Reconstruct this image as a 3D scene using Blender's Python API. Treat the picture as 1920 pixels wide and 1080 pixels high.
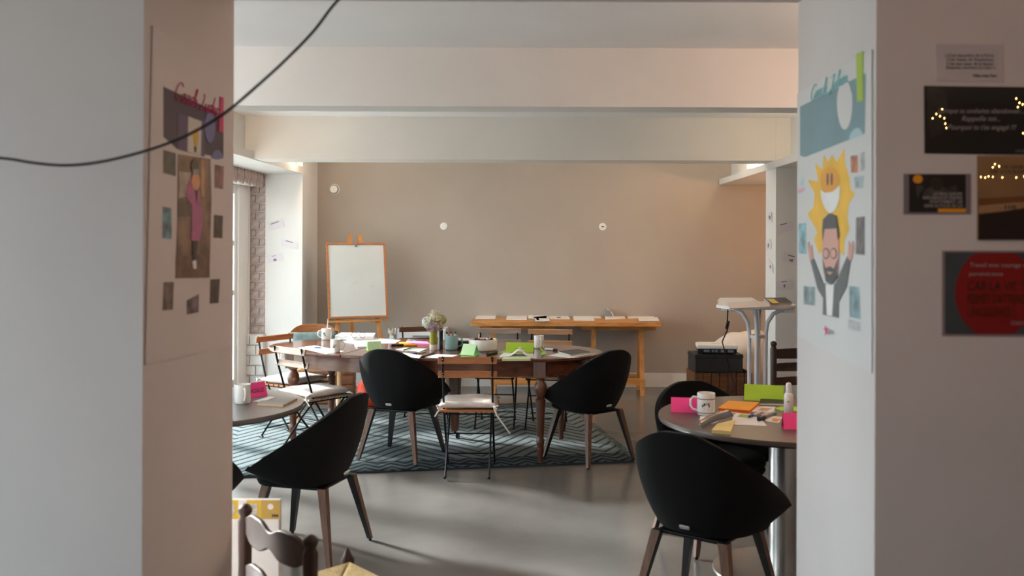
import bpy, bmesh, math, random
from mathutils import Vector, Matrix, noise
random.seed(7)
R = math.radians
PI = math.pi
SC = bpy.context.scene
COL = SC.collection
for o in list(bpy.data.objects):
    bpy.data.objects.remove(o, do_unlink=True)

# ------------------------------------------------------------------ camera
FPX, CX, CY, H, ROLL = 1760.0, 1005.0, 452.0, 1.57, 0.0038
cam_d = bpy.data.cameras.new('camera')
cam = bpy.data.objects.new('camera', cam_d)
COL.objects.link(cam)
cam_d.sensor_width = 36.0
cam_d.lens = FPX * 36.0 / 1920.0
cam_d.shift_x = (960 - CX) / 1920.0
cam_d.shift_y = (CY - 540) / 1920.0
cam_d.clip_start = 0.05
cam_d.dof.use_dof = True
cam_d.dof.focus_distance = 7.2
cam_d.dof.aperture_fstop = 3.2
cam.matrix_world = Matrix.Translation((0, 0, H)) @ Matrix.Rotation(R(90), 4, 'X') @ Matrix.Rotation(ROLL, 4, 'Z')
SC.camera = cam

# ------------------------------------------------------------------ world, sun, exposure
SC.view_settings.view_transform = 'Standard'
SC.view_settings.look = 'None'
SC.view_settings.gamma = 1.0
SC.view_settings.use_curve_mapping = False
SC.view_settings.exposure = 0.86
world = bpy.data.worlds.new('overcast_sky')
SC.world = world
world.use_nodes = True
wb = world.node_tree.nodes['Background']
wb.inputs['Color'].default_value = (0.80, 0.93, 1.0, 1)
wb.inputs['Strength'].default_value = 5.0
sd = bpy.data.lights.new('hazy_sun', 'SUN')
sd.energy = 10.0
sd.angle = R(7)
sd.color = (1.0, 0.97, 0.93)
sun = bpy.data.objects.new('hazy_sun', sd)
COL.objects.link(sun)
sdir = Vector((0.86, -0.50, -0.47)).normalized()
sun.rotation_euler = sdir.to_track_quat('-Z', 'Y').to_euler()
sun.location = (-8, 12, 6)

def portal(x, y0, y1, z0, z1):
    d = bpy.data.lights.new('window_portal', 'AREA')
    d.shape = 'RECTANGLE'; d.size = z1 - z0; d.size_y = y1 - y0
    d.cycles.is_portal = True
    o = bpy.data.objects.new('window_portal', d); COL.objects.link(o)
    o.location = (x, (y0 + y1) / 2, (z0 + z1) / 2)
    o.rotation_euler = (0, R(-90), 0)

# ------------------------------------------------------------------ measuring helpers (photo pixel -> point on a real plane)
def ray(px, py):
    dx, dy = px - CX, py - CY
    c, s = math.cos(ROLL), math.sin(ROLL)
    return Vector(((dx * c + dy * s) / FPX, 1.0, -(-dx * s + dy * c) / FPX))
def onZ(px, py, z):
    d = ray(px, py); t = (z - H) / d.z
    return Vector((d.x * t, t, z))
def onY(px, py, y):
    d = ray(px, py)
    return Vector((d.x * y, y, H + d.z * y))
def onX(px, py, x):
    d = ray(px, py); t = x / d.x
    return Vector((x, t, H + d.z * t))

# ------------------------------------------------------------------ materials
def rgb(r, g, b):
    f = lambda v: (v / 255 / 12.92) if v / 255 <= 0.04045 else ((v / 255 + 0.055) / 1.055) ** 2.4
    return (f(r), f(g), f(b), 1)
MATS = {}
def mat(name, col, rough=0.6, metal=0.0, var=0.06, scale=6.0, bump=0.0, bscale=60.0, emit=0.0, coat=0.0, spec=0.5, stretch=None, sheen=0.0, alpha=1.0):
    if name in MATS: return MATS[name]
    m = bpy.data.materials.new(name); m.use_nodes = True
    nt = m.node_tree; b = nt.nodes['Principled BSDF']
    c = rgb(*col)
    tc = nt.nodes.new('ShaderNodeTexCoord')
    vec = tc.outputs['Object']
    if stretch:
        mp = nt.nodes.new('ShaderNodeMapping'); mp.inputs['Scale'].default_value = stretch
        nt.links.new(vec, mp.inputs['Vector']); vec = mp.outputs['Vector']
    if var > 0:
        n = nt.nodes.new('ShaderNodeTexNoise'); n.inputs['Scale'].default_value = scale; n.inputs['Detail'].default_value = 4
        nt.links.new(vec, n.inputs['Vector'])
        r = nt.nodes.new('ShaderNodeValToRGB')
        r.color_ramp.elements[0].position = 0.3; r.color_ramp.elements[1].position = 0.7
        r.color_ramp.elements[0].color = tuple(max(0, v * (1 - 2 * var)) for v in c[:3]) + (1,)
        r.color_ramp.elements[1].color = tuple(min(1, v * (1 + 2 * var)) for v in c[:3]) + (1,)
        nt.links.new(n.outputs['Fac'], r.inputs['Fac']); nt.links.new(r.outputs['Color'], b.inputs['Base Color'])
    else:
        b.inputs['Base Color'].default_value = c
    if bump > 0:
        n2 = nt.nodes.new('ShaderNodeTexNoise'); n2.inputs['Scale'].default_value = bscale; n2.inputs['Detail'].default_value = 3
        nt.links.new(vec, n2.inputs['Vector'])
        bp = nt.nodes.new('ShaderNodeBump'); bp.inputs['Strength'].default_value = bump; bp.inputs['Distance'].default_value = 0.01
        nt.links.new(n2.outputs['Fac'], bp.inputs['Height']); nt.links.new(bp.outputs['Normal'], b.inputs['Normal'])
    b.inputs['Roughness'].default_value = rough; b.inputs['Metallic'].default_value = metal
    b.inputs['Specular IOR Level'].default_value = spec
    b.inputs['Coat Weight'].default_value = coat; b.inputs['Coat Roughness'].default_value = 0.01 if coat > .5 else 0.06
    if sheen: b.inputs['Sheen Weight'].default_value = sheen
    if emit > 0:
        b.inputs['Emission Color'].default_value = c; b.inputs['Emission Strength'].default_value = emit
    MATS[name] = m
    return m
def wood(name, c1, c2, rough=0.45, scale=3.0, stretch=(1, 12, 12), coat=0.0):
    if name in MATS: return MATS[name]
    m = bpy.data.materials.new(name); m.use_nodes = True
    nt = m.node_tree; b = nt.nodes['Principled BSDF']
    tc = nt.nodes.new('ShaderNodeTexCoord'); mp = nt.nodes.new('ShaderNodeMapping')
    mp.inputs['Scale'].default_value = stretch
    n = nt.nodes.new('ShaderNodeTexNoise'); n.inputs['Scale'].default_value = scale; n.inputs['Detail'].default_value = 6; n.inputs['Distortion'].default_value = 0.6
    r = nt.nodes.new('ShaderNodeValToRGB'); r.color_ramp.elements[0].position = 0.32; r.color_ramp.elements[1].position = 0.68
    r.color_ramp.elements[0].color = rgb(*c1); r.color_ramp.elements[1].color = rgb(*c2)
    nt.links.new(tc.outputs['Object'], mp.inputs['Vector']); nt.links.new(mp.outputs['Vector'], n.inputs['Vector'])
    nt.links.new(n.outputs['Fac'], r.inputs['Fac']); nt.links.new(r.outputs['Color'], b.inputs['Base Color'])
    b.inputs['Roughness'].default_value = rough; b.inputs['Coat Weight'].default_value = coat; b.inputs['Coat Roughness'].default_value = 0.12
    MATS[name] = m
    return m

M_white = mat('white_plaster', (226, 224, 221), 0.85, var=0.015, scale=2, bump=0.05, bscale=40)
M_ceil = mat('ceiling_paint', (240, 241, 242), 0.9, var=0.01, scale=2)
M_tan = mat('tan_wall_paint', (167, 158, 149), 0.85, var=0.02, scale=1.5, bump=0.04, bscale=50)
M_near = mat('near_room_plaster', (218, 210, 208), 0.85, var=0.02, scale=2, bump=0.06, bscale=30)
M_nearback = mat('terracotta_paint', (112, 78, 66), 0.85, var=0.05, scale=2)
M_trim = mat('white_trim_paint', (232, 232, 230), 0.45, var=0.01)
M_black = mat('black_metal', (22, 24, 28), 0.4, 0.6, var=0.05)
M_blackp = mat('black_plastic', (20, 20, 22), 0.4, var=0.05)
M_paper = mat('white_paper', (236, 234, 232), 0.7, var=0.02, scale=10)
M_gloss = mat('glossy_white_ceramic', (235, 233, 228), 0.15, var=0.01)
M_print = mat('dark_print', (62, 58, 58), 0.6, var=0.1)
M_fabric = mat('charcoal_fabric', (18, 18, 19), 0.95, var=0.12, scale=300, bump=0.25, bscale=900, spec=0.12, sheen=0.06)
M_legwood = wood('walnut_leg', (92, 64, 50), (124, 88, 68), 0.45, 4, (14, 14, 2))
M_legblack = mat('black_stained_leg', (28, 29, 31), 0.5, var=0.08)
M_oak = wood('orange_pine', (176, 116, 58), (208, 148, 84), 0.5, 3, (2, 14, 14))
M_oakv = wood('orange_pine_upright', (172, 112, 56), (204, 144, 80), 0.5, 3, (14, 14, 2))
M_slat_orange = wood('oiled_slat', (150, 92, 52), (182, 118, 70), 0.5, 3, (2, 16, 16))
M_slat_pale = wood('weathered_slat', (158, 132, 116), (186, 160, 142), 0.6, 3, (2, 16, 16))
M_slat_brown = wood('dark_slat', (96, 64, 50), (122, 84, 66), 0.5, 3, (2, 16, 16))
M_slat_light = wood('light_slat', (176, 128, 92), (200, 152, 114), 0.5, 3, (2, 16, 16))
M_table = wood('mahogany_table', (84, 48, 34), (116, 70, 50), 0.22, 2.5, (1.5, 10, 10), 0.35)
M_tableleg = wood('mahogany_leg', (76, 42, 28), (108, 64, 42), 0.3, 3, (10, 10, 2), 0.25)
M_darkwood = wood('dark_turned_wood', (44, 24, 17), (66, 38, 26), 0.5, 3, (8, 8, 2), 0.05)
M_lightwood = wood('light_beech', (190, 140, 96), (214, 168, 122), 0.5, 3, (12, 12, 2))
M_rush = mat('rush_weave', (196, 168, 112), 0.8, var=0.2, scale=40, bump=0.8, bscale=120, stretch=(1, 12, 1))
M_cushion = mat('natural_linen', (214, 204, 198), 0.9, var=0.06, scale=14, bump=0.35, bscale=90)
M_laminate = mat('dark_brown_laminate', (92, 78, 72), 0.38, var=0.06, scale=5)
M_laminate2 = mat('grey_brown_laminate', (112, 104, 102), 0.32, var=0.05, scale=5)
M_steel = mat('brushed_steel', (190, 188, 186), 0.28, 0.95, var=0.06, scale=30, stretch=(30, 30, 1))
M_pink = mat('neon_pink_paper', (255, 72, 150), 0.7, var=0.03)
M_green = mat('lime_paper', (178, 214, 58), 0.7, var=0.03)
M_lgreen = mat('pale_green_paper', (196, 232, 176), 0.7, var=0.03)
M_ggreen = mat('bright_green_paper', (120, 206, 74), 0.7, var=0.03)
M_orange = mat('orange_paper', (244, 160, 24), 0.6, var=0.03)
M_yellow = mat('pale_yellow_paper', (226, 206, 138), 0.7, var=0.05)
M_blue = mat('blue_ink_plastic', (46, 74, 168), 0.35, var=0.03)
M_tealc = mat('teal_glaze', (138, 172, 172), 0.22, var=0.05, scale=8)
M_grey = mat('mid_grey_plastic', (120, 122, 126), 0.4, var=0.05)
M_cover = mat('black_leather_cover', (40, 38, 38), 0.5, var=0.08)
M_navy = mat('navy_glass', (26, 34, 46), 0.12, var=0.05)
M_lens = mat('clear_lens', (210, 214, 216), 0.05, var=0)
M_chrome = mat('chrome', (210, 210, 212), 0.12, 1.0, var=0.02)
M_red = mat('red_print', (140, 10, 14), .6, var=0.05, coat=0.6)
M_seattan = mat('mustard_seat', (206, 150, 48), 0.7, var=0.1)

def glass_mat(name, tint, gl=0.04, rough=0.0):
    if name in MATS: return MATS[name]
    m = bpy.data.materials.new(name); m.use_nodes = True
    nt = m.node_tree; nt.nodes.remove(nt.nodes['Principled BSDF'])
    out = nt.nodes['Material Output']
    t = nt.nodes.new('ShaderNodeBsdfTransparent'); t.inputs['Color'].default_value = tint
    g = nt.nodes.new('ShaderNodeBsdfGlossy'); g.inputs['Roughness'].default_value = rough
    mx = nt.nodes.new('ShaderNodeMixShader'); mx.inputs['Fac'].default_value = gl
    nt.links.new(t.outputs[0], mx.inputs[1]); nt.links.new(g.outputs[0], mx.inputs[2])
    nt.links.new(mx.outputs[0], out.inputs['Surface'])
    MATS[name] = m
    return m
M_glass = glass_mat('window_glass', (0.96, 0.98, 0.98, 1))
M_tumbler = glass_mat('tumbler_glass', (0.82, 0.86, 0.88, 1), 0.16)

def floor_mat():
    m = bpy.data.materials.new('polished_concrete'); m.use_nodes = True
    nt = m.node_tree; b = nt.nodes['Principled BSDF']
    tc = nt.nodes.new('ShaderNodeTexCoord')
    n = nt.nodes.new('ShaderNodeTexNoise'); n.inputs['Scale'].default_value = 1.1; n.inputs['Detail'].default_value = 7; n.inputs['Roughness'].default_value = 0.55; n.inputs['Distortion'].default_value = 0.5
    r = nt.nodes.new('ShaderNodeValToRGB')
    r.color_ramp.elements[0].position = 0.3; r.color_ramp.elements[1].position = 0.72
    r.color_ramp.elements[0].color = rgb(96, 94, 92); r.color_ramp.elements[1].color = rgb(118, 116, 113)
    n2 = nt.nodes.new('ShaderNodeTexNoise'); n2.inputs['Scale'].default_value = 5; n2.inputs['Detail'].default_value = 6
    rr = nt.nodes.new('ShaderNodeMapRange'); rr.inputs['To Min'].default_value = 0.17; rr.inputs['To Max'].default_value = 0.23
    nt.links.new(tc.outputs['Object'], n.inputs['Vector']); nt.links.new(tc.outputs['Object'], n2.inputs['Vector'])
    nt.links.new(n.outputs['Fac'], r.inputs['Fac']); nt.links.new(r.outputs['Color'], b.inputs['Base Color'])
    nt.links.new(n2.outputs['Fac'], rr.inputs['Value']); nt.links.new(rr.outputs['Result'], b.inputs['Roughness'])
    return m
M_floor = floor_mat()

# ------------------------------------------------------------------ mesh builder
class MB:
    def __init__(s): s.v = []; s.f = []; s.m = []
    def add(s, vs, fs, m=0, M=None):
        b = len(s.v)
        for v in vs: s.v.append(tuple(M @ Vector(v)) if M else tuple(v))
        for f in fs: s.f.append(tuple(i + b for i in f)); s.m.append(m)
        return s
    def box(s, c, d, m=0, rz=0, M=None):
        x, y, z = d[0] / 2, d[1] / 2, d[2] / 2
        vs = [(-x, -y, -z), (x, -y, -z), (x, y, -z), (-x, y, -z), (-x, -y, z), (x, -y, z), (x, y, z), (-x, y, z)]
        T = Matrix.Translation(c) @ Matrix.Rotation(rz, 4, 'Z')
        if M: T = T @ M
        return s.add(vs, [(0, 3, 2, 1), (4, 5, 6, 7), (0, 1, 5, 4), (1, 2, 6, 5), (2, 3, 7, 6), (3, 0, 4, 7)], m, T)
    def b2(s, x0, x1, y0, y1, z0, z1, m=0):
        return s.box(((x0 + x1) / 2, (y0 + y1) / 2, (z0 + z1) / 2), (x1 - x0, y1 - y0, z1 - z0), m)
    def prism(s, poly, z0, z1, m=0, M=None):
        n = len(poly)
        a = sum(poly[i][0] * poly[(i + 1) % n][1] - poly[(i + 1) % n][0] * poly[i][1] for i in range(n))
        if a < 0: poly = poly[::-1]
        vs = [(p[0], p[1], z0) for p in poly] + [(p[0], p[1], z1) for p in poly]
        fs = [tuple(range(n - 1, -1, -1)), tuple(range(n, 2 * n))] + [(i, (i + 1) % n, n + (i + 1) % n, n + i) for i in range(n)]
        return s.add(vs, fs, m, M)
    def tube(s, path, r, n=10, m=0, closed=False, cap=True, square=False):
        P = [Vector(p) for p in path]; k = len(P)
        rs = r if isinstance(r, (list, tuple)) else [r] * k
        vs = []; fs = []
        up = None
        for i in range(k):
            if closed: t = P[(i + 1) % k] - P[i - 1]
            else: t = P[min(i + 1, k - 1)] - P[max(i - 1, 0)]
            t.normalize()
            if up is None:
                up = Vector((0, 0, 1)) if abs(t.z) < 0.9 else Vector((1, 0, 0))
            a = (up - t * up.dot(t)).normalized(); b = t.cross(a); up = a
            for j in range(n):
                th = 2 * PI * j / n + (PI / 4 if square else 0)
                vs.append(tuple(P[i] + (a * math.cos(th) + b * math.sin(th)) * rs[i]))
        for i in range(k if closed else k - 1):
            for j in range(n):
                i2 = (i + 1) % k; j2 = (j + 1) % n
                fs.append((i * n + j, i * n + j2, i2 * n + j2, i2 * n + j))
        if cap and not closed:
            fs.append(tuple(range(n - 1, -1, -1))); fs.append(tuple((k - 1) * n + j for j in range(n)))
        return s.add(vs, fs, m)
    def lathe(s, prof, n=24, c=(0, 0, 0), m=0, capb=True, capt=True):
        vs = []; fs = []; k = len(prof)
        for (r, z) in prof:
            for j in range(n):
                a = 2 * PI * j / n
                vs.append((c[0] + r * math.cos(a), c[1] + r * math.sin(a), c[2] + z))
        for i in range(k - 1):
            for j in range(n):
                j2 = (j + 1) % n
                fs.append((i * n + j, i * n + j2, (i + 1) * n + j2, (i + 1) * n + j))
        if capb: fs.append(tuple(range(n - 1, -1, -1)))
        if capt: fs.append(tuple((k - 1) * n + j for j in range(n)))
        return s.add(vs, fs, m)
    def build(s, name, mats, parent=None, smooth=0, loc=None, rz=0, bevel=0, sub=0, solid=0):
        me = bpy.data.meshes.new(name); me.from_pydata(s.v, [], s.f)
        if not isinstance(mats, (list, tuple)): mats = [mats]
        for m in mats: me.materials.append(m)
        for p, i in zip(me.polygons, s.m): p.material_index = i
        bm = bmesh.new(); bm.from_mesh(me); bmesh.ops.recalc_face_normals(bm, faces=bm.faces); bm.to_mesh(me); bm.free()
        if smooth:
            for p in me.polygons: p.use_smooth = True
            me.set_sharp_from_angle(angle=R(smooth))
        o = bpy.data.objects.new(name, me); COL.objects.link(o)
        if parent: o.parent = parent
        if loc is not None: o.location = loc
        if rz: o.rotation_euler = (0, 0, rz)
        if solid:
            md = o.modifiers.new('solid', 'SOLIDIFY'); md.thickness = abs(solid); md.offset = -1 if solid > 0 else 1
        if sub:
            md = o.modifiers.new('sub', 'SUBSURF'); md.levels = sub; md.render_levels = sub
        if bevel:
            md = o.modifiers.new('bevel', 'BEVEL'); md.width = bevel; md.segments = 2; md.limit_method = 'ANGLE'
        return o

def tag(o, label, cat, group=None):
    o['label'] = label; o['category'] = cat
    if group: o['group'] = group
    return o
def struct(o, label=None):
    o['kind'] = 'structure'
    if label: o['label'] = label
    return o
def thing(name, label, cat, loc=(0, 0, 0), rz=0, group=None):
    o = bpy.data.objects.new(name, None); COL.objects.link(o)
    o.empty_display_size = 0.1
    o.location = loc; o.rotation_euler = (0, 0, rz)
    return tag(o, label, cat, group)
def copy_tree(o, parent=None):
    c = o.copy(); COL.objects.link(c); c.parent = parent
    for ch in list(o.children): copy_tree(ch, c)
    return c
def face(fx, fy):            # rotation that turns local +Y to this direction
    return math.atan2(-fx, fy)
def smooth_interp(tab, x):
    for i in range(len(tab) - 1):
        if x <= tab[i + 1][0]:
            p = [tab[max(i - 1, 0)], tab[i], tab[i + 1], tab[min(i + 2, len(tab) - 1)]]
            h = p[2][0] - p[1][0]; t = (x - p[1][0]) / h
            out = []
            for k in range(1, len(tab[0])):
                m1 = (p[2][k] - p[0][k]) / max(1e-6, p[2][0] - p[0][0]) * h
                m2 = (p[3][k] - p[1][k]) / max(1e-6, p[3][0] - p[1][0]) * h
                out.append((2*t**3-3*t*t+1)*p[1][k] + (t**3-2*t*t+t)*m1 + (-2*t**3+3*t*t)*p[2][k] + (t**3-t*t)*m2)
            return out
    return list(tab[-1][1:])
def arc(cx, cy, r, a0, a1, n):
    return [(cx + r * math.cos(R(a0 + (a1 - a0) * i / n)), cy + r * math.sin(R(a0 + (a1 - a0) * i / n))) for i in range(n + 1)]
def ell(cx, cy, rx, ry, n=28):
    return [(cx + rx * math.cos(2 * PI * i / n), cy + ry * math.sin(2 * PI * i / n)) for i in range(n)]
def text(body, parent, x, y, z, w, h, m, shear=0.0, name='lettering', bold=0.0):
    c = bpy.data.curves.new('t', 'FONT'); c.body = body; c.size = 1; c.shear = shear; c.offset = bold; c.resolution_u = 3
    o = bpy.data.objects.new('t', c); COL.objects.link(o)
    bpy.context.view_layer.update()
    me = bpy.data.meshes.new_from_object(o.evaluated_get(bpy.context.evaluated_depsgraph_get()))
    bpy.data.objects.remove(o, do_unlink=True)
    xs = [v.co.x for v in me.vertices]; ys = [v.co.y for v in me.vertices]
    x0, x1, y0, y1 = min(xs), max(xs), min(ys), max(ys)
    for v in me.vertices:
        v.co = ((v.co.x - x0) / (x1 - x0) * w + x, (v.co.y - y0) / (y1 - y0) * h + y, z)
    me.materials.clear(); me.materials.append(m); me.name = name
    t = bpy.data.objects.new(name, me); COL.objects.link(t); t.parent = parent
    return t

# ================================================================== THE SETTING
XL, XR = -0.942, 0.814          # jambs of the opening
Y1, Y2 = 2.25, 2.92             # front and rear of the dividing wall
XW, YP, YB = -2.89, 9.5, 10.15  # window wall, pillar face, back wall
ZC = 2.60
struct(MB().b2(-3.3, 3.6, -2.4, 10.5, -0.12, 0).build('floor', M_floor), 'polished grey concrete floor')
struct(MB().b2(-3.3, 3.6, -2.4, 10.5, ZC, ZC + 0.12).build('ceiling', M_ceil), 'flat white ceiling')
struct(MB().b2(-3.0, XL, Y1, Y2, 0, ZC).build('wall_front_left', M_near), 'thick white wall left of the opening')
struct(MB().b2(XR, 3.4, Y1, Y2, 0, ZC).build('wall_front_right', M_near), 'thick white wall right of the opening')
struct(MB().b2(XL, XR, Y1, Y2, 2.315, ZC).build('wall_header', M_near), 'white lintel over the opening')
struct(MB().b2(-3.3, 3.6, YB, YB + 0.2, 0, ZC).build('wall_back', M_tan), 'tan painted back wall')
struct(MB().b2(3.2, 3.4, Y2, YB, 0, ZC).build('wall_right', M_tan), 'tan side wall of the alcove')
struct(MB().b2(-2.364, 3.2, YB - 0.018, YB, 0, 0.15).build('baseboard_back', M_trim), 'white baseboard along the back wall')
# near room (around the camera): the photo's left face is lit by a window of this room
nw = (0.1, 1.9, 0.6, 2.25)
mb = MB()
mb.b2(-3.2, -3.0, -2.4, nw[0], 0, ZC); mb.b2(-3.2, -3.0, nw[1], Y1, 0, ZC)
mb.b2(-3.2, -3.0, nw[0], nw[1], 0, nw[2]); mb.b2(-3.2, -3.0, nw[0], nw[1], nw[3], ZC)
struct(mb.build('wall_near_left', M_near), 'side wall of the near room with a window opening')
struct(MB().b2(-3.2, 3.6, -2.6, -2.4, 0, ZC).build('wall_near_back', M_nearback), 'rear wall of the near room')
struct(MB().b2(3.4, 3.6, -2.4, Y1, 0, ZC).build('wall_near_right', M_nearback), 'right wall of the near room')
portal(-3.05, nw[0], nw[1], nw[2], nw[3])

# window wall with two door-height openings
W1 = (5.70, 9.16); W3 = (3.35, 4.6); XI = -2.36; WZ0, WZ1 = 0.10, 2.09
mb = MB()
xo = XW - 0.30
mb.b2(xo, XI, Y2, W3[0] - 0.08, 0, ZC); mb.b2(xo, XI, W3[1] + 0.08, W1[0] - 0.08, 0, ZC)
mb.b2(xo, XW, W1[1] + 0.30, YB, 0, ZC)
for w, e in ((W1, 0.30), (W3, 0.08)):
    mb.b2(xo, -2.76, w[0] - 0.08, w[1] + e, WZ1 + 0.02, ZC)
    mb.b2(xo, XW, w[0] - 0.08, w[1] + e, 0, WZ0 - 0.05)
wl = struct(mb.build('wall_left', M_white), 'white window wall on the left with brick lintels')
def window(n, w, e, ns):
    root = bpy.data.objects.new('window_%d' % n, None); COL.objects.link(root); root.location = (XW - 0.06, w[0], 0)
    struct(root, ('row of tall white glazed doors, its brick jamb towards the easel', 'tall white glazed door just behind the dividing wall')[n - 1])
    L = w[1] - w[0]
    m = MB()
    m.b2(-.03, .05, -0.08, 0.0, WZ0 - .05, WZ1 + .05); m.b2(-.03, .05, L, L + e, WZ0 - .05, WZ1 + .05)
    m.b2(-.03, .05, 0, L, WZ1, WZ1 + .05); m.b2(-.03, .05, 0, L, WZ0 - .05, WZ0)
    m.build('window_frame', M_trim, root, bevel=0.006)
    for k in range(ns):
        a, b = L * k / ns, L * (k + 1) / ns
        m = MB(); t = 0.07
        m.b2(-.02, .03, a + .004, a + t, WZ0, WZ1); m.b2(-.02, .03, b - t, b - .004, WZ0, WZ1)
        m.b2(-.02, .03, a + t, b - t, WZ1 - t, WZ1); m.b2(-.02, .03, a + t, b - t, WZ0, WZ0 + .12)
        for zz in (1.06, 1.54): m.b2(-.015, .025, a + t, b - t, zz - .025, zz + .025)
        sash = m.build('sash', M_trim, root, bevel=0.004)
        for (z0, z1) in ((WZ0 + .12, 1.035), (1.085, 1.515), (1.565, WZ1 - t)):
            MB().b2(0, .006, a + t, b - t, z0, z1).build('pane', M_glass, sash)
        MB().tube([(0.03, (b if k % 2 == 0 else a) + (-.035 if k % 2 == 0 else .035), 1.0), (.07, (b if k % 2 == 0 else a) + (-.035 if k % 2 == 0 else .035), 1.0), (.07, (b if k % 2 == 0 else a) + (-.12 if k % 2 == 0 else .12), 1.0)], .009, 8).build('handle', M_chrome, sash, smooth=40)
window(1, W1, 0.30, 4); window(2, W3, 0.08, 1)
portal(XW - 0.31, W1[0], W1[1], WZ0, WZ1); portal(XW - 0.31, W3[0], W3[1], WZ0, WZ1)
root = bpy.data.objects.new('window_3', None); COL.objects.link(root); root.location = (-3.1, 0, 0)
struct(root, 'window of the near room')
m = MB()
for (a, b, c, d) in ((nw[0], nw[0] + .06, nw[2], nw[3]), (nw[1] - .06, nw[1], nw[2], nw[3]), (nw[0], nw[1], nw[2], nw[2] + .06), (nw[0], nw[1], nw[3] - .06, nw[3]), (1.07, 1.13, nw[2], nw[3])):
    m.b2(-.03, .03, a, b, c, d)
m.build('window_frame', M_trim, root); MB().b2(-.003, .003, nw[0], nw[1], nw[2], nw[3]).build('pane', M_glass, root)

# brick jamb facing the room, painted brick plinth, soldier lintel
M_brick = mat('whitewashed_brick', (176, 158, 153), 0.9, var=0.14, scale=22, bump=0.5, bscale=50)
M_mortar = mat('pale_mortar', (222, 216, 212), 0.95, var=0.05, scale=30, bump=0.3)
M_bpaint = mat('painted_brick', (218, 216, 214), 0.8, var=0.05, scale=20, bump=0.5, bscale=40)
struct(MB().b2(XW, -2.742, YP + 0.012, YB, 0.0, 2.30).build('wall_jamb', M_mortar), 'mortar bed of the brick jamb')
jamb = [o for o in bpy.data.objects if o.name == 'wall_jamb'][0]
def brick_mesh(w, d, h, mt, nm):
    m = MB().box((0, 0, 0), (w, d, h)).build(nm, mt, bevel=0.004)
    return m
z = 0.63; i = 0
bh = 0.078
src = {}
def put_brick(w, c, h, mt, parent, d=0.04, rx=0):
    key = (round(w, 3), round(h, 3), mt.name, round(d, 3))
    if key not in src:
        o = brick_mesh(w, d, h, mt, 'brick'); src[key] = o
    else:
        o = src[key].copy(); COL.objects.link(o)
    o.parent = parent; o.location = c
    if rx: o.rotation_euler = (rx, 0, 0)
    return o
while z < 2.16:
    ws = (0.085, 0.052) if i % 2 == 0 else (0.045, 0.092)
    x = XW + 0.003
    for w in ws:
        put_brick(w, (x + w / 2, YP + 0.012 + random.uniform(-.003, .003), z + bh / 2), bh - 0.004, M_brick, jamb)
        x += w + 0.009
    z += bh + 0.010; i += 1
pl = struct(MB().b2(-2.945, -2.735, YP - 0.06, YP + 0.012, 0, 0.62).build('wall_plinth', M_mortar), 'white painted brick plinth below the jamb')
for r_ in range(6):
    x = -2.943
    for w in ((0.13, 0.068) if r_ % 2 == 0 else (0.068, 0.13)):
        put_brick(w, (x + w / 2, YP - 0.062, 0.055 + r_ * 0.102), 0.092, M_bpaint, pl)
        x += w + 0.009
for k in range(17):
    y = 6.06 + k * 0.205
    put_brick(0.03, (-2.757, y, 2.172), 0.135, M_brick, wl, 0.188, rx=-0.12)

# white pillar that carries the notes, at the end of the window wall
struct(MB().b2(-2.742, -2.364, YP, YB, 0, ZC).build('wall_pillar_left', M_white), 'white pillar face between brick jamb and easel')
# pillar with note cards on the right
struct(MB().b2(1.99, 2.36, 7.79, 8.13, 0, ZC).build('wall_pillar_right', M_white), 'white pillar standing behind the tall table')
# beams and ledges
struct(MB().b2(-2.89, 3.2, 5.0, 5.21, 2.286, ZC).build('ceiling_beam', M_white), 'nearer white ceiling beam')
struct(MB().b2(-2.6, 2.2, 7.8, 8.12, 2.245, ZC).build('ceiling_beam', M_white), 'farther white ceiling beam')
struct(MB().b2(-2.80, -2.35, Y2, YP, 2.24, 2.31).build('ledge', M_white), 'white ledge above the glazed doors')
struct(MB().b2(1.978, 3.2, Y2, YB, 2.185, 2.245).build('ledge', M_white), 'white ledge above the alcove on the right')
struct(MB().b2(XW, -2.42, Y2, YP, 2.31, ZC).build('wall_upper_left', M_white), 'white upper wall above the left ledge')
struct(MB().b2(2.11, 2.3, Y2, YB, 2.245, ZC).build('wall_upper_right', M_white), 'white upper wall above the right ledge')

# outdoors
M_ground = mat('pale_gravel', (150, 146, 138), 0.95, var=0.15, scale=6)
struct(MB().b2(-30, -3.3, -20, 40, -0.2, -0.05).build('ground', M_ground), 'pale gravel yard outside')
M_leaf = mat('grey_green_leaves', (112, 122, 104), 0.9, var=0.3, scale=4)
M_bark = mat('grey_bark', (92, 82, 76), 0.9, var=0.2)
for (tx, ty, th, lb) in ((-9.0, 26.0, 6.0, 'bare pale tree outside the glazed door, nearer of the two'), (-13.0, 36.0, 7.0, 'bare pale tree outside the glazed door, farther of the two')):
    t = thing('garden_tree', lb, 'tree', (tx, ty, -0.06))
    MB().tube([(0, 0, 0), (.1, 0, th * .4), (0, .1, th * .8)], [.2, .15, .05], 8).build('trunk', M_bark, t, smooth=40)
    m = MB()
    rr = random.Random(int(th))
    for q in range(500):
        p = Vector((rr.gauss(0, .9), rr.gauss(0, .9), th * .75 + rr.gauss(0, .9)))
        m.box(p, (.16, .02, .10), rz=rr.uniform(0, 6), M=Matrix.Rotation(rr.uniform(0, 3), 4, 'X'))
    m.build('crown', M_leaf, t)

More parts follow.
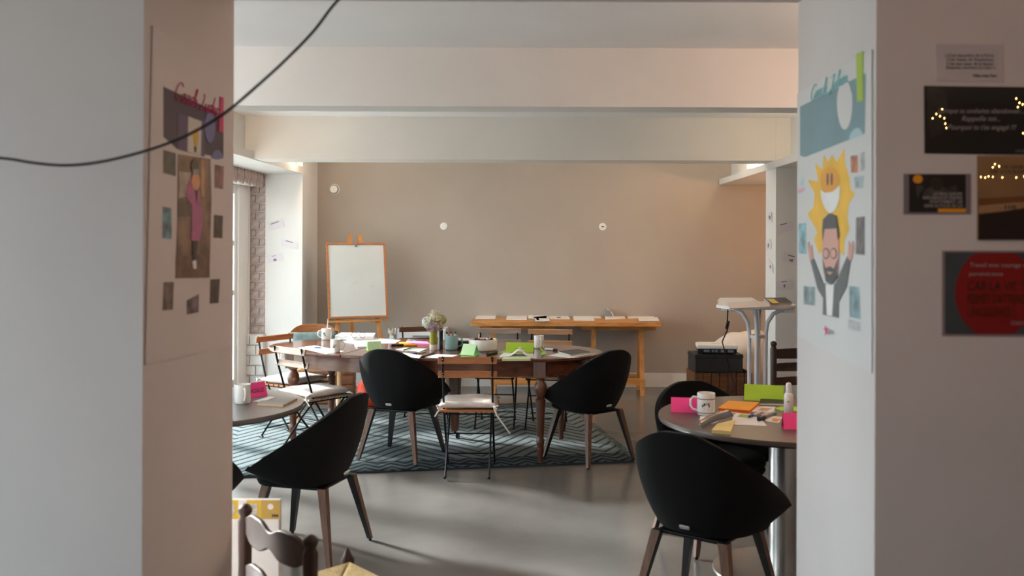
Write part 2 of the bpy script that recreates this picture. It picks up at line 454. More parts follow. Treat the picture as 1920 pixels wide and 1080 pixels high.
# ledge lamps: small spot fixtures lying on the ledges, lighting the upper walls and ceiling
M_bulb = mat('warm_lamp_face', (255, 214, 160), 0.4, var=0, emit=14)
def ledge_lamp(x, y, z, power, label, tox, col=(1.0, 0.72, 0.44)):
    t = thing('ledge_spotlight', label, 'lamp', (x, y, z), 0, 'ledge spotlights')
    m = MB(); m.b2(-.03, .03, -.03, .03, 0, .012); m.b2(-.004, .004, -.03, -.024, .012, .05); m.b2(-.004, .004, .024, .03, .012, .05)
    m.build('bracket', M_trim, t)
    m = MB(); m.lathe([(.018, .025), (.026, .032), (.026, .075), (.022, .075), (.022, .066)], 16, capt=False); m.build('housing', M_trim, t, smooth=40)
    MB().lathe([(.021, .064), (.021, .067)], 16).build('lamp_face', M_bulb, t)
    d = bpy.data.lights.new('ledge_spot_light', 'POINT'); d.energy = power; d.color = col; d.shadow_soft_size = 0.03
    o = bpy.data.objects.new('ledge_spot_light', d); COL.objects.link(o); o.parent = t; o.location = (tox, 0, .12)
ledge_lamp(-2.385, 6.9, 2.31, 3.5, 'small white spotlight on the left ledge between the beams', 0.0)
ledge_lamp(-2.38, 9.1, 2.31, 4.0, 'small white spotlight on the left ledge by the pillar', 0.07)
ledge_lamp(-2.385, 4.1, 2.31, 8.5, 'added unseen fill spotlight on the left ledge just behind the dividing wall', 0.0, (1.0, 0.97, 0.94))  # added uplight, out of view, to brighten the nearer beam and ceiling
ledge_lamp(2.035, 4.1, 2.245, 4.5, 'added unseen fill spotlight on the right ledge just behind the dividing wall', 0.0, (1.0, 0.74, 0.58))  # its added partner on the right, also lifting the left reveal
ledge_lamp(2.035, 6.9, 2.245, 3.5, 'small white spotlight on the right ledge between the beams', 0.0)
ledge_lamp(2.03, 8.95, 2.245, 6.0, 'small white spotlight on the right ledge near the back wall', 0.0)

# black cable sagging in front of the wall
pts = [onY(px, py, 2.1) for px, py in ((-420, 235), (-200, 278), (0, 296), (60, 305), (120, 310), (180, 305), (240, 292), (300, 274), (360, 249), (420, 213), (480, 163), (540, 108), (590, 56), (632, 2), (680, -62), (712, -110))]
pts[0].x = -2.99; pts[-1] = Vector((pts[-1].x, 2.24, pts[-1].z)); pts[-2].y = 2.16
path = []
for i in range(len(pts) - 1):
    p0, p1, p2, p3 = pts[max(i - 1, 0)], pts[i], pts[i + 1], pts[min(i + 2, len(pts) - 1)]
    for k in range(6):
        t = k / 6
        path.append(0.5 * ((2 * p1) + (p2 - p0) * t + (2 * p0 - 5 * p1 + 4 * p2 - p3) * t * t + (3 * p1 - p0 - 3 * p2 + p3) * t ** 3))
path.append(pts[-1])
tag(MB().tube(path, 0.0034, 8).build('hanging_cable', M_blackp, smooth=60), 'black cable sagging across the left wall up to the lintel', 'cable')

# fairy lights on the rear wall of the near room (mirrored in the laminated posters)
t = thing('fairy_lights', 'string of warm fairy lights hung across the near room behind the camera', 'lights', (2.3, -1.2, 1.9))
M_fairy = mat('fairy_bulb', (255, 190, 110), 0.4, var=0, emit=60)
wire = [(-.1, 0, .695)]
rr = random.Random(3)
def mirrored(px, py):       # where a bulb must hang for its mirror image in the laminated posters
    d = ray(px, py); k_ = 2.25 + 3.45
    return (d.x * k_ - 2.3, 0, H + d.z * k_ - 1.9)
for (px, py) in ((1748, 222), (1755, 214), (1762, 218), (1766, 205), (1770, 222), (1772, 232), (1774, 240), (1840, 130), (1905, 185), (1911, 193), (1908, 201), (1917, 196), (1918, 250), (1872, 312), (1864, 308), (1860, 314), (1838, 332), (1846, 333), (1852, 331), (1860, 332), (1878, 333), (1904, 333), (1919, 331)):
    wire.append(mirrored(px, py))
MB().tube(wire, .0012, 5).build('wire', M_blackp, t)
for p in wire[1:]:
    MB().lathe([(.002, -.008), (.006, -.003), (.006, .004), (.002, .008)], 8, c=p).build('bulb', M_fairy, t, smooth=60)
t = thing('ceiling_spotlight', 'warm spotlight on the ceiling of the near room', 'lamp', (0.75, 0.7, ZC))
MB().lathe([(.05, -.004), (.05, 0)], 20).build('rose', M_trim, t, smooth=40)
MB().lathe([(.035, -.10), (.04, -.09), (.04, -.004)], 20).build('housing', M_trim, t, smooth=40)
MB().lathe([(.032, -.103), (.032, -.1005)], 20).build('lamp_face', M_bulb, t)
d = bpy.data.lights.new('near_spot_light', 'POINT'); d.energy = 5.0; d.color = (1.0, 0.60, 0.42); d.shadow_soft_size = 0.05
o = bpy.data.objects.new('near_spot_light', d); COL.objects.link(o); o.parent = t; o.location = (0, 0, -.16)
t = thing('ceiling_spotlight', 'warm spotlight on the ceiling beside the right round table, behind the right wall', 'lamp', (1.75, 3.5, ZC))
MB().lathe([(.05, -.004), (.05, 0)], 20).build('rose', M_trim, t, smooth=40)
MB().lathe([(.035, -.10), (.04, -.09), (.04, -.004)], 20).build('housing', M_trim, t, smooth=40)
MB().lathe([(.032, -.103), (.032, -.1005)], 20).build('lamp_face', M_bulb, t)
d = bpy.data.lights.new('table_spot_light', 'POINT'); d.energy = 9; d.color = (1.0, 0.62, 0.42); d.shadow_soft_size = 0.05
o = bpy.data.objects.new('table_spot_light', d); COL.objects.link(o); o.parent = t; o.location = (0, 0, -.16)
for (x, lb) in ((-1.1, 'left one of two added fill lights on the ceiling behind the farther beam'), (0.75, 'right one of two added fill lights on the ceiling behind the farther beam')):  # unseen fixtures added as neutral fill for the back wall
    t = thing('ceiling_fill_light', lb, 'lamp', (x, 8.75, ZC), 0, 'added fill lights behind the beam')
    MB().lathe([(.055, -.006), (.06, 0)], 24).build('rim', M_trim, t, smooth=40)
    MB().lathe([(.045, -.009), (.045, -.0062)], 24).build('lamp_face', M_bulb, t)
    d = bpy.data.lights.new('fill_light', 'POINT'); d.energy = 6.5; d.color = (1.0, 0.94, 0.86); d.shadow_soft_size = 0.05
    o = bpy.data.objects.new('fill_light', d); COL.objects.link(o); o.parent = t; o.location = (0, 0, -.06)
t = thing('wall_lamp', 'warm wall lamp in the alcove behind the right pillar', 'lamp', (3.2, 8.75, 1.75), R(-90))
MB().b2(-.05, .05, -.02, 0, -.06, .06).build('back_plate', M_chrome, t, bevel=.004)
MB().tube([(0, -.02, 0), (0, -.10, 0), (0, -.12, .03)], .008, 10).build('arm', M_chrome, t, smooth=50)
MB().lathe([(.09, .03), (.06, .17)], 24, c=(0, -.12, 0), capb=False, capt=False).build('lamp_shade', mat('cream_shade', (236, 214, 180), .8, var=.02), t, smooth=50)
MB().lathe([(.012, .03), (.026, .06), (.028, .09), (.010, .12)], 14, c=(0, -.12, 0)).build('bulb', M_bulb, t, smooth=60)
d = bpy.data.lights.new('alcove_light', 'POINT'); d.energy = 22; d.color = (1.0, 0.52, 0.22); d.shadow_soft_size = 0.05
o = bpy.data.objects.new('alcove_light', d); COL.objects.link(o); o.parent = t; o.location = (0, -.12, .2)

# ================================================================== BLACK SHELL CHAIRS
RIM = [(0, .275, .802), (16, .280, .797), (32, .294, .766), (50, .304, .716), (70, .306, .648), (90, .312, .580), (105, .326, .527), (115, .340, .489), (122, .352, .463)]
BOT = [(0, .165, .372), (30, .175, .370), (60, .195, .368), (90, .218, .374), (105, .252, .396), (115, .300, .430), (122, .342, .455)]
PAD = [(0, .165), (30, .175), (60, .195), (90, .222), (122, .268), (150, .256), (180, .246)]
def make_shell_chair():
    t = thing('shell_chair', 'x', 'chair')
    NT, NS = 56, 12
    v = []; f = []
    for i in range(NT + 1):
        th = -122 + 244 * i / NT
        r1, z1 = smooth_interp(RIM, abs(th)); r0, z0 = smooth_interp(BOT, abs(th))
        for j in range(NS + 1):
            s = j / NS
            rr = r0 + (r1 - r0) * (1 - (1 - s) ** 1.6) * 0.98 + (r1 - r0) * 0.02 * s
            zz = z0 + (z1 - z0) * (s ** 1.12)
            v.append((rr * math.sin(R(th)), -rr * math.cos(R(th)), zz))
    for i in range(NT):
        for j in range(NS):
            a = i * (NS + 1) + j
            f.append((a, a + NS + 1, a + NS + 2, a + 1))
    m = MB(); m.add(v, f)
    sh = m.build('shell', M_fabric, t, smooth=80)
    md = sh.modifiers.new('solid', 'SOLIDIFY'); md.thickness = 0.026; md.offset = -1
    # make sure the thickness grows inward
    n0 = sh.data.polygons[(NT // 2) * NS + 6].normal
    if n0.y > 0: md.offset = 1
    bv = sh.modifiers.new('bevel', 'BEVEL'); bv.width = 0.010; bv.segments = 3; bv.limit_method = 'ANGLE'; bv.angle_limit = R(50)
    # pan under the shell
    def padr(a, k):       # a: angle from back
        return smooth_interp(PAD, min(180, a))[0] * k
    def disc(levels):
        mm = MB(); n = 48; vs = []; fs = []
        for (k, z, dy) in levels:
            for j in range(n):
                th = -180 + 360 * j / n
                r_ = padr(abs(th), k)
                vs.append((r_ * math.sin(R(th)), -r_ * math.cos(R(th)) + dy, z))
        for i in range(len(levels) - 1):
            for j in range(n):
                j2 = (j + 1) % n
                fs.append((i * n + j, i * n + j2, (i + 1) * n + j2, (i + 1) * n + j))
        fs.append(tuple(range(n - 1, -1, -1))); fs.append(tuple((len(levels) - 1) * n + j for j in range(n)))
        return mm.add(vs, fs)
    disc([(.55, .362, 0), (.85, .364, 0), (.97, .374, 0), (1.0, .392, 0), (.98, .405, 0)]).build('pan', M_fabric, t, smooth=60)
    disc([(.9, .402, .0), (.985, .412, .004), (1.0, .432, .006), (.985, .455, .006), (.93, .470, .004), (.8, .478, 0), (.5, .480, 0), (.2, .480, 0)]).build('seat_pad', M_fabric, t, smooth=70)
    MB().box((0, 0, .356), (.31, .31, .016)).build('base_frame', M_black, t, bevel=.006)
    # legs: outer faces walnut, inner faces black
    for q, (sx, sy, wf) in enumerate(((-1, -1, 'LB'), (1, -1, 'BR'), (1, 1, 'RF'), (-1, 1, 'FL'))):
        mm = MB(); top = Vector((sx * .152, sy * .152, .362)); bot = Vector((sx * .226, sy * .226, .012))
        a, b = .0205, .0115
        vs = []
        for (c, h) in ((bot, b), (top, a)):
            for (ix, iy) in ((-1, -1), (1, -1), (1, 1), (-1, 1)): vs.append((c.x + ix * h, c.y + iy * h, c.z))
        fs = {'D': (0, 3, 2, 1), 'T': (4, 5, 6, 7), 'B': (0, 1, 5, 4), 'R': (1, 2, 6, 5), 'F': (2, 3, 7, 6), 'L': (3, 0, 4, 7)}
        for k, fc in fs.items():
            mm.add(vs, [fc], 0 if k in wf else 1)
        lg = mm.build('leg', [M_legwood, M_legblack], t)
        MB().lathe([(.007, 0), (.009, .003), (.010, .014)], 10, c=(bot.x, bot.y, 0)).build('foot_cap', M_black, lg, smooth=40)
    MB().box((0, -.2035, .408), (.042, .008, .015), M=Matrix.Rotation(R(38), 4, 'X')).build('maker_tag', mat('satin_tag', (214, 214, 214), .4, .3, var=.02), t)
    return t
SHELL = [((-.96, 6.77), (.34, .94), 'black shell chair facing the oval table in front of its left half'),
         ((.382, 6.72), (-.66, .75), 'black shell chair pushed to the right end of the oval table'),
         ((-1.14, 4.755), (-.97, .26), 'black shell chair seen from the side, facing the small round table at left'),
         ((.73, 3.98), (.60, .80), 'nearest black shell chair, its back to the camera at the right round table'),
         ((.935, 4.93), (.34, -.94), 'black shell chair on the far side of the right round table'),
         ((-1.65, 4.17), (0, 1), 'black shell chair mostly hidden behind the left wall')]
proto = make_shell_chair()
for i, (p, fd, lb) in enumerate(SHELL):
    o = proto if i == 0 else copy_tree(proto)
    o.location = (p[0], p[1], 0.012 if i < 2 else 0); o.rotation_euler = (0, 0, face(*fd)); tag(o, lb, 'chair', 'black shell chairs')

# ================================================================== FOLDING BISTRO CHAIRS
def make_bistro(m_slat):
    t = thing('folding_chair', 'x', 'chair')
    w = .162
    for s in (-1, 1):
        MB().tube([(s * w, -.235, .800), (s * w, -.20, .66), (s * w, -.135, .45), (s * w, -.01, .255), (s * w, .185, .012)], .0075, 6).build('back_upright', M_black, t, smooth=50)
        MB().tube([(s * (w - .018), .165, .425), (s * (w - .018), -.01, .255), (s * (w - .018), -.215, .012)], .0075, 6).build('leg', M_black, t, smooth=50)
        for (yy, xx) in ((.185, w), (-.215, w - .018)):
            MB().tube([(s * xx, yy - .018, .010), (s * xx, yy + .018, .010)], .010, 8).build('foot', M_blackp, t, smooth=50)
        for zz, yy in ((.785, -.243), (.765, -.239), (.690, -.219), (.672, -.214)):
            MB().lathe([(.004, -.002), (.004, .002)], 6, c=(0, 0, 0)).build('rivet', M_chrome, t, loc=(s * w, yy + .001, zz)).rotation_euler = (R(90), 0, 0)
    for (z, y) in ((.775, -.222), (.680, -.196)):
        MB().box((0, 0, 0), (.385, .014, .046)).build('back_slat', m_slat, t, loc=(0, y, z), bevel=.003).rotation_euler = (R(-13), 0, 0)
    for (y, z) in ((.125, .09), (-.155, .083), (-.165, .415), (.16, .415), (-.01, .255)):
        MB().tube([(-w, y, z), (w, y, z)], .005, 6).build('stretcher', M_black, t)
    for k in range(7):
        MB().box((0, -.165 + k * .056, .436), (.385, .044, .014)).build('seat_slat', m_slat, t, bevel=.003)
    for s in (-1, 1):
        MB().box((s * (w - .006), 0, .422), (.010, .36, .014)).build('seat_rail', M_black, t)
    return t
def make_cushion(name='seat_cushion', w=.40, d=.38, h=.055, m=None, seed=1):
    n = 14; vs = []; fs = []
    for side in (1, -1):
        for i in range(n + 1):
            for j in range(n + 1):
                u = -1 + 2 * i / n; q = -1 + 2 * j / n
                e = (1 - u ** 4) * (1 - q ** 4)
                nz = noise.noise(Vector((u * 2 + seed, q * 2, side))) * .012
                tuft = -sum(math.exp(-((u - a) ** 2 + (q - b) ** 2) / .02) for a in (-.45, .45) for b in (-.45, .45)) * .012
                z = h / 2 + side * (h / 2 * max(e, 0) ** .45 + (nz + tuft) * e)
                pin = 1 - .05 * (1 - abs(u)) * abs(q) ** 6
                vs.append((u * w / 2 * (1 - .04 * (1 - q * q)), q * d / 2 * pin, z))
    k = (n + 1) ** 2
    for i in range(n):
        for j in range(n):
            a = i * (n + 1) + j
            fs.append((a, a + n + 1, a + n + 2, a + 1)); fs.append((k + a, k + a + 1, k + a + n + 2, k + a + n + 1))
    o = MB().add(vs, fs).build(name, m or M_cushion, smooth=70)
    bm = bmesh.new(); bm.from_mesh(o.data); bmesh.ops.remove_doubles(bm, verts=bm.verts, dist=.0005); bmesh.ops.recalc_face_normals(bm, faces=bm.faces); bm.to_mesh(o.data); bm.free()
    return o
def ties(o, w=.40, d=.38, long=False):
    for s in (-1, 1):
        x = s * w / 2 * .86; y = -d / 2
        MB().tube([(x, y + .02, .022), (x + s * .004, y - .012, .03), (x + s * .022, y - .02, .012), (x + s * .03, y - .012, .032), (x + s * .006, y - .014, .026)], .006, 6).build('tie_bow', M_cushion, o, smooth=60)
        L = .13 if (long and s > 0) else .02
        MB().tube([(x, y - .01, .025), (x + s * .02, y - .02, -.0 - L * .2), (x + s * (.03 + L * .6), y - .01, -.02 - L)], [.006, .006, .005], 6).build('tie', M_cushion, o, smooth=60)
protos = {k: make_bistro(m) for k, m in (('o', M_slat_orange), ('p', M_slat_pale), ('b', M_slat_brown), ('l', M_slat_light))}
used = set()
BISTRO = [('o', (-.445, 6.36), (.0, 1.0), 'folding chair with orange slats, back to the camera at the oval table', True, 'pale linen cushion with bow ties on the chair with its back to the camera'),
          ('p', (-1.60, 6.81), (.65, .76), 'folding chair with weathered pale slats at the left of the oval table', True, 'grey linen cushion tied to the weathered folding chair at left'),
          ('o', (-1.90, 7.40), (.85, -.53), 'orange-slatted folding chair at the left tip of the oval table by the brick', True, 'white linen cushion on the orange-slatted chair by the brick jamb'),
          ('b', (-.95, 8.10), (.30, -.95), 'folding chair with dark brown slats behind the flower vase', False, ''),
          ('p', (-.33, 7.95), (-.05, -1.0), 'folding chair with greyish slats behind the white bowl', False, ''),
          ('l', (.10, 7.88), (-.12, -.99), 'folding chair with light slats behind the right end of the oval table', True, 'pale printed cushion on the light-slatted chair behind the oval table')]
for i, (k, p, fd, lb, cu, clb) in enumerate(BISTRO):
    o = protos[k] if k not in used else copy_tree(protos[k]); used.add(k)
    zf = 0.012
    o.location = (p[0], p[1], zf); o.rotation_euler = (0, 0, face(*fd)); tag(o, lb, 'chair', 'folding bistro chairs')
    if cu:
        c = make_cushion(seed=i * 3 + 1); tag(c, clb, 'cushion', 'seat cushions on folding chairs')
        c.location = (p[0], p[1], zf + .4435); c.rotation_euler = (0, 0, face(*fd))
        ties(c, long=(i == 0))

# ================================================================== OVAL TABLE
TC = Vector((-.79, 7.18, 0)); TA = R(-12); TZ = 0.75
t = thing('oval_table', 'long oval mahogany dining table with turned legs', 'table', (TC.x, TC.y, 0.012), TA)
TZl = TZ - 0.012
def stadium(hl, r, n=20):
    return arc(hl - r, 0, r, -90, 90, n) + arc(-(hl - r), 0, r, 90, 270, n)
def ellip(hl, hw, n=64, p=2.35):
    o = []
    for i in range(n):
        a = 2 * PI * i / n; c, s = math.cos(a), math.sin(a)
        o.append((hl * math.copysign(abs(c) ** (2 / p), c), hw * math.copysign(abs(s) ** (2 / p), s)))
    return o
HL, HW = 1.30, .60
def slab_piece(x0, x1):
    pts_ = []
    N = 26
    for i in range(N + 1):
        x = x0 + (x1 - x0) * i / N
        pts_.append((x, -HW * max(0, 1 - abs(x / HL) ** 2.35) ** (1 / 2.35)))
    for i in range(N, -1, -1):
        x = x0 + (x1 - x0) * i / N
        y = HW * max(0, 1 - abs(x / HL) ** 2.35) ** (1 / 2.35)
        if y > 1e-4: pts_.append((x, y))
    return pts_
for (a, b) in ((-HL, -.502), (-.498, 0.098), (.102, HL)):
    N = 26
    if a == -HL or b == HL:     # round end: sample by angle for a smooth curve
        sgn = -1 if a == -HL else 1
        e = [p for p in ellip(HL, HW, 160) if (p[0] * sgn >= (.502 if sgn < 0 else .102))]
        e.sort(key=lambda p: math.atan2(p[1], p[0] * sgn))
        x = a if sgn > 0 else b
        y = HW * (1 - abs(x / HL) ** 2.35) ** (1 / 2.35)
        poly = [(x, -y)] + e + [(x, y)]
    else:
        poly = slab_piece(a, b)
    MB().prism(poly, TZl - .024, TZl).build('table_leaf', M_table, t, bevel=.006)
ap = MB(); ei = ellip(HL - .07, HW - .06, 96); ej = ellip(HL - .095, HW - .085, 96)
n = 96
vs = [(p[0], p[1], TZl - .13) for p in ei] + [(p[0], p[1], TZl - .024) for p in ei] + [(p[0], p[1], TZl - .13) for p in ej] + [(p[0], p[1], TZl - .024) for p in ej]
fs = []
for i in range(n):
    j = (i + 1) % n
    fs += [(i, j, n + j, n + i), (2 * n + j, 2 * n + i, 3 * n + i, 3 * n + j), (i, 2 * n + i, 2 * n + j, j)]
ap.add(vs, fs).build('apron', M_table, t, smooth=40)
TLEG = [(.018, 0), (.020, .02), (.017, .05), (.024, .075), (.026, .10), (.022, .12), (.027, .13), (.030, .16), (.022, .175), (.026, .20), (.033, .40), (.036, .445), (.026, .455), (.030, .47), (.042, .50), (.046, .525), (.040, .555), (.026, .575), (.026, .585), (.044, .60)]
for (x, y) in ((.93, -.40), (.93, .40), (-.98, -.34), (-.98, .34)):
    lg = MB().lathe(TLEG, 20).b2(-.044, .044, -.044, .044, .60, TZl - .024).build('leg', M_tableleg, t, smooth=40, loc=(x, y, 0))
mm = MB(); vs = []
for (h, z) in ((.024, .06), (.045, TZl - .13)):
    for (ix, iy) in ((-1, -1), (1, -1), (1, 1), (-1, 1)): vs.append((ix * h, iy * h, z))
lg = mm.add(vs, [(0, 3, 2, 1), (4, 5, 6, 7), (0, 1, 5, 4), (1, 2, 6, 5), (2, 3, 7, 6), (3, 0, 4, 7)]).build('centre_leg', M_tableleg, t, loc=(.11, .24, 0), bevel=.004)
MB().lathe([(.010, .045), (.012, .06)], 10).build('caster_stem', M_black, lg)
MB().tube([(.012, 0, .022), (.034, 0, .022)], .022, 14).build('caster', M_black, lg, smooth=40)

# ================================================================== ROUND TABLES
def round_table(name, label, c, r, mt, z=.74):
    t = thing(name, label, 'table', (c[0], c[1], 0))
    MB().lathe([(r - .012, z - .026), (r - .003, z - .022), (r, z - .012), (r - .002, z), ], 72).build('table_top', mt, t, smooth=40)
    MB().lathe([(r - .02, z - .0265), (r - .004, z - .0265)], 72, capb=True, capt=True).build('edge_band', M_blackp, t)
    MB().lathe([(.076, .02), (.076, z - .03)], 36).build('column', M_steel, t, smooth=40)
    MB().lathe([(.16, z - .035), (.16, z - .027)], 24).build('mounting_plate', M_black, t)
    MB().lathe([(.335, 0), (.34, .006), (.335, .014), (.24, .020), (.07, .024)], 48).build('base_plate', M_steel, t, smooth=40)
    return t
RTC = (1.19, 4.47); LTC = (-1.74, 4.72); RTR = .60; LTR = .56
round_table('round_table', 'round brown-topped table on a steel column at right', RTC, RTR, M_laminate)
round_table('round_table', 'round grey-topped table partly behind the left wall', LTC, LTR, M_laminate2)

# ================================================================== TRESTLE TABLE
t = thing('trestle_table', 'long pine board on two folding trestles against the back wall', 'table', (0, 0, 0))
xa, xb, ya, yb, zt = -.655, 1.275, 9.46, 10.04, .755
for k in range(3):
    d = (yb - ya) / 3
    MB().b2(xa, xb, ya + k * d + .001, ya + (k + 1) * d - .001, zt - .045, zt).build('plank', M_oak, t, bevel=.004)
for (x0, x1) in ((-.56, .20), (.47, 1.24)):
    MB().b2(x0, x1, 9.71, 9.79, zt - .105, zt - .045).build('trestle_beam', M_oak, t, bevel=.003)
    for xx in (x0 + .13, x1 - .15):
        for s in (-1, 1):
            yt, yf = 9.75 + s * .03, 9.75 + s * .19
            m_ = MB(); vs = []
            for (yy, zz) in ((yf, 0), (yt, zt - .06)):
                for (ix, iy) in ((-1, -1), (1, -1), (1, 1), (-1, 1)): vs.append((xx + ix * .022, yy + iy * .016, zz))
            m_.add(vs, [(0, 3, 2, 1), (4, 5, 6, 7), (0, 1, 5, 4), (1, 2, 6, 5), (2, 3, 7, 6), (3, 0, 4, 7)]).build('leg', M_oakv, t)
        MB().b2(xx + .022, xx + .028, 9.65, 9.85, .28, .30).build('stay', M_black, t)
    for s in (-1, 1):
        MB().b2(x0 + .10, x1 - .12, 9.75 + s * .165 - .01, 9.75 + s * .165 + .01, .10, .17).build('rail', M_oak, t, bevel=.002)
    MB().b2(x0 - .004, x0, 9.72, 9.78, zt - .11, zt - .045).build('end_bracket', M_black, t)

# ================================================================== EASEL WITH WHITEBOARD
M_board = mat('whiteboard_enamel', (200, 205, 204), 0.22, var=0.02, scale=3)
t = thing('easel', 'pine easel holding a white dry-erase board', 'easel', (-1.80, 9.52, 0), R(22))
def bar(p, q, w, d, nm, mt, par):
    p, q = Vector(p), Vector(q); ax = (q - p).normalized(); L = (q - p).length
    sx = Vector((0, 1, 0)).cross(ax).normalized() if abs(ax.y) < .95 else Vector((1, 0, 0)); sy = ax.cross(sx)
    Mx = Matrix((sx.to_4d(), sy.to_4d(), ax.to_4d(), (0, 0, 0, 1))).transposed()
    for i_ in range(3): Mx[3][i_] = 0
    Mx.col[3] = ((p + q) / 2).to_4d()
    m_ = MB(); x, y, z = w / 2, d / 2, L / 2
    m_.add([(-x, -y, -z), (x, -y, -z), (x, y, -z), (-x, y, -z), (-x, -y, z), (x, -y, z), (x, y, z), (-x, y, z)],
           [(0, 3, 2, 1), (4, 5, 6, 7), (0, 1, 5, 4), (1, 2, 6, 5), (2, 3, 7, 6), (3, 0, 4, 7)], 0, Mx)
    return m_.build(nm, mt, par, bevel=.002)
zt_ = 1.63
bar((-.33, -.13, 0), (-.045, .20, zt_), .042, .022, 'leg', M_oakv, t)
bar((.33, -.13, 0), (.045, .20, zt_), .042, .022, 'leg', M_oakv, t)
bar((0, .42, 0), (0, .22, 1.5), .042, .022, 'rear_leg', M_oakv, t)
bar((-.30, .005, .755), (.31, .005, .755), .022, .05, 'tray', M_oak, t)
bd = thing('x', 'x', 'x', (0, -.028, .783)); bd.name = 'board'; bd.parent = t; bd.rotation_euler = (R(-12), 0, 0)
for k in ('label', 'category'): del bd[k]
bw, bhh = .61, .78
MB().b2(-bw / 2, bw / 2, .004, .016, 0, bhh).build('board_panel', M_board, bd)
for (x0, x1, z0, z1) in ((-bw / 2, bw / 2, 0, .022), (-bw / 2, bw / 2, bhh - .022, bhh), (-bw / 2, -bw / 2 + .022, .022, bhh - .022), (bw / 2 - .022, bw / 2, .022, bhh - .022)):
    MB().b2(x0, x1, -.004, .02, z0, z1).build('board_frame', M_slat_orange, bd, bevel=.002)
MB().b2(-.010, .010, -.01, .004, bhh - .045, bhh - .012).build('board_clip', M_grey, bd, bevel=.003)
mk = MB()
for pts_ in ([(-.06, .36), (-.045, .38), (-.04, .35)], [(-.02, .35), (-.02, .385), (.005, .38), (.0, .36)], [(.12, .33), (.17, .33)], [(.16, .31), (.17, .36)]):
    mk.tube([(a, .0035, b) for a, b in pts_], .0012, 4)
mk.build('faint_marks', mat('faded_marker', (170, 174, 178), .6, var=.05), bd)

# ================================================================== RUG
def rug_mat():
    m = bpy.data.materials.new('chevron_rug'); m.use_nodes = True
    nt = m.node_tree; b = nt.nodes['Principled BSDF']; L = nt.links
    tc = nt.nodes.new('ShaderNodeTexCoord'); nz = nt.nodes.new('ShaderNodeTexNoise'); nz.inputs['Scale'].default_value = 5; nz.inputs['Detail'].default_value = 3
    L.new(tc.outputs['Object'], nz.inputs['Vector'])
    mixv = nt.nodes.new('ShaderNodeMix'); mixv.data_type = 'VECTOR'; mixv.inputs['Factor'].default_value = 0.035
    L.new(tc.outputs['Object'], mixv.inputs[4]); L.new(nz.outputs['Color'], mixv.inputs[5])
    sp = nt.nodes.new('ShaderNodeSeparateXYZ'); L.new(mixv.outputs[1], sp.inputs[0])
    def M(op, a, bb=None):
        n = nt.nodes.new('ShaderNodeMath'); n.operation = op
        for i_, v in enumerate((a, bb)):
            if v is None: continue
            if isinstance(v, (int, float)): n.inputs[i_].default_value = v
            else: L.new(v, n.inputs[i_])
        return n.outputs[0]
    X, Y = sp.outputs['X'], sp.outputs['Y']
    big = M('PINGPONG', X, 0.44)
    v1 = M('ADD', Y, M('MULTIPLY', big, 1.35))
    s1 = M('DIVIDE', M('PINGPONG', v1, 0.072), 0.072)
    sm = M('PINGPONG', X, 0.09)
    v2 = M('ADD', Y, M('MULTIPLY', sm, 1.1))
    s2 = M('DIVIDE', M('PINGPONG', v2, 0.045), 0.045)
    band = M('LESS_THAN', M('PINGPONG', M('ADD', Y, 1.22), 1.22), 0.30)
    mx = nt.nodes.new('ShaderNodeMix'); mx.data_type = 'FLOAT'
    L.new(band, mx.inputs[0]); L.new(s1, mx.inputs[2]); L.new(s2, mx.inputs[3])
    r1 = nt.nodes.new('ShaderNodeValToRGB')
    e = r1.color_ramp.elements; e[0].position = 0.14; e[0].color = rgb(46, 55, 59); e[1].position = 0.42; e[1].color = rgb(112, 122, 124)
    L.new(mx.outputs[0], r1.inputs['Fac'])
    r2 = nt.nodes.new('ShaderNodeValToRGB')
    e = r2.color_ramp.elements; e[0].position = 0.3; e[0].color = rgb(34, 41, 45); e[1].position = 0.8; e[1].color = rgb(80, 90, 94)
    L.new(mx.outputs[0], r2.inputs['Fac'])
    mc = nt.nodes.new('ShaderNodeMix'); mc.data_type = 'RGBA'
    L.new(band, mc.inputs[0]); L.new(r1.outputs[0], mc.inputs[6]); L.new(r2.outputs[0], mc.inputs[7])
    L.new(mc.outputs[2], b.inputs['Base Color'])
    b.inputs['Roughness'].default_value = 0.95; b.inputs['Specular IOR Level'].default_value = 0.1
    n3 = nt.nodes.new('ShaderNodeTexNoise'); n3.inputs['Scale'].default_value = 180; L.new(tc.outputs['Object'], n3.inputs['Vector'])
    bp = nt.nodes.new('ShaderNodeBump'); bp.inputs['Strength'].default_value = .5; bp.inputs['Distance'].default_value = .004
    L.new(M('ADD', M('MULTIPLY', n3.outputs['Fac'], .5), mx.outputs[0]), bp.inputs['Height']); L.new(bp.outputs['Normal'], b.inputs['Normal'])
    return m
M_rug = rug_mat()
ra = math.atan2(.475, 2.604)
t = thing('rug', 'blue-grey chevron rug with fringed end under the oval table', 'rug', (0, 0, 0), 0)
RL_, RW = 2.98, 2.44
corner = Vector((.70, 6.67, 0)); ux = Vector((math.cos(ra), math.sin(ra), 0)); uy = Vector((-math.sin(ra), math.cos(ra), 0))
rc = corner - ux * RL_ / 2 + uy * RW / 2
t.location = rc; t.rotation_euler = (0, 0, ra)
nx, ny = 60, 40; vs = []; fs = []
for i in range(nx + 1):
    for j in range(ny + 1):
        x = -RL_ / 2 + RL_ * i / nx; y = -RW / 2 + RW * j / ny
        ey = .012 * noise.noise(Vector((x * 2.2, y * .5, 3))) * (1 if j in (0, ny) else 0)
        vs.append((x, y + ey, .009 + .0022 * noise.noise(Vector((x * 3, y * 3, 0)))))
for i in range(nx):
    for j in range(ny):
        a = i * (ny + 1) + j; fs.append((a, a + ny + 1, a + ny + 2, a + 1))
MB().add(vs, fs).build('pile', M_rug, t, smooth=80, solid=.008)
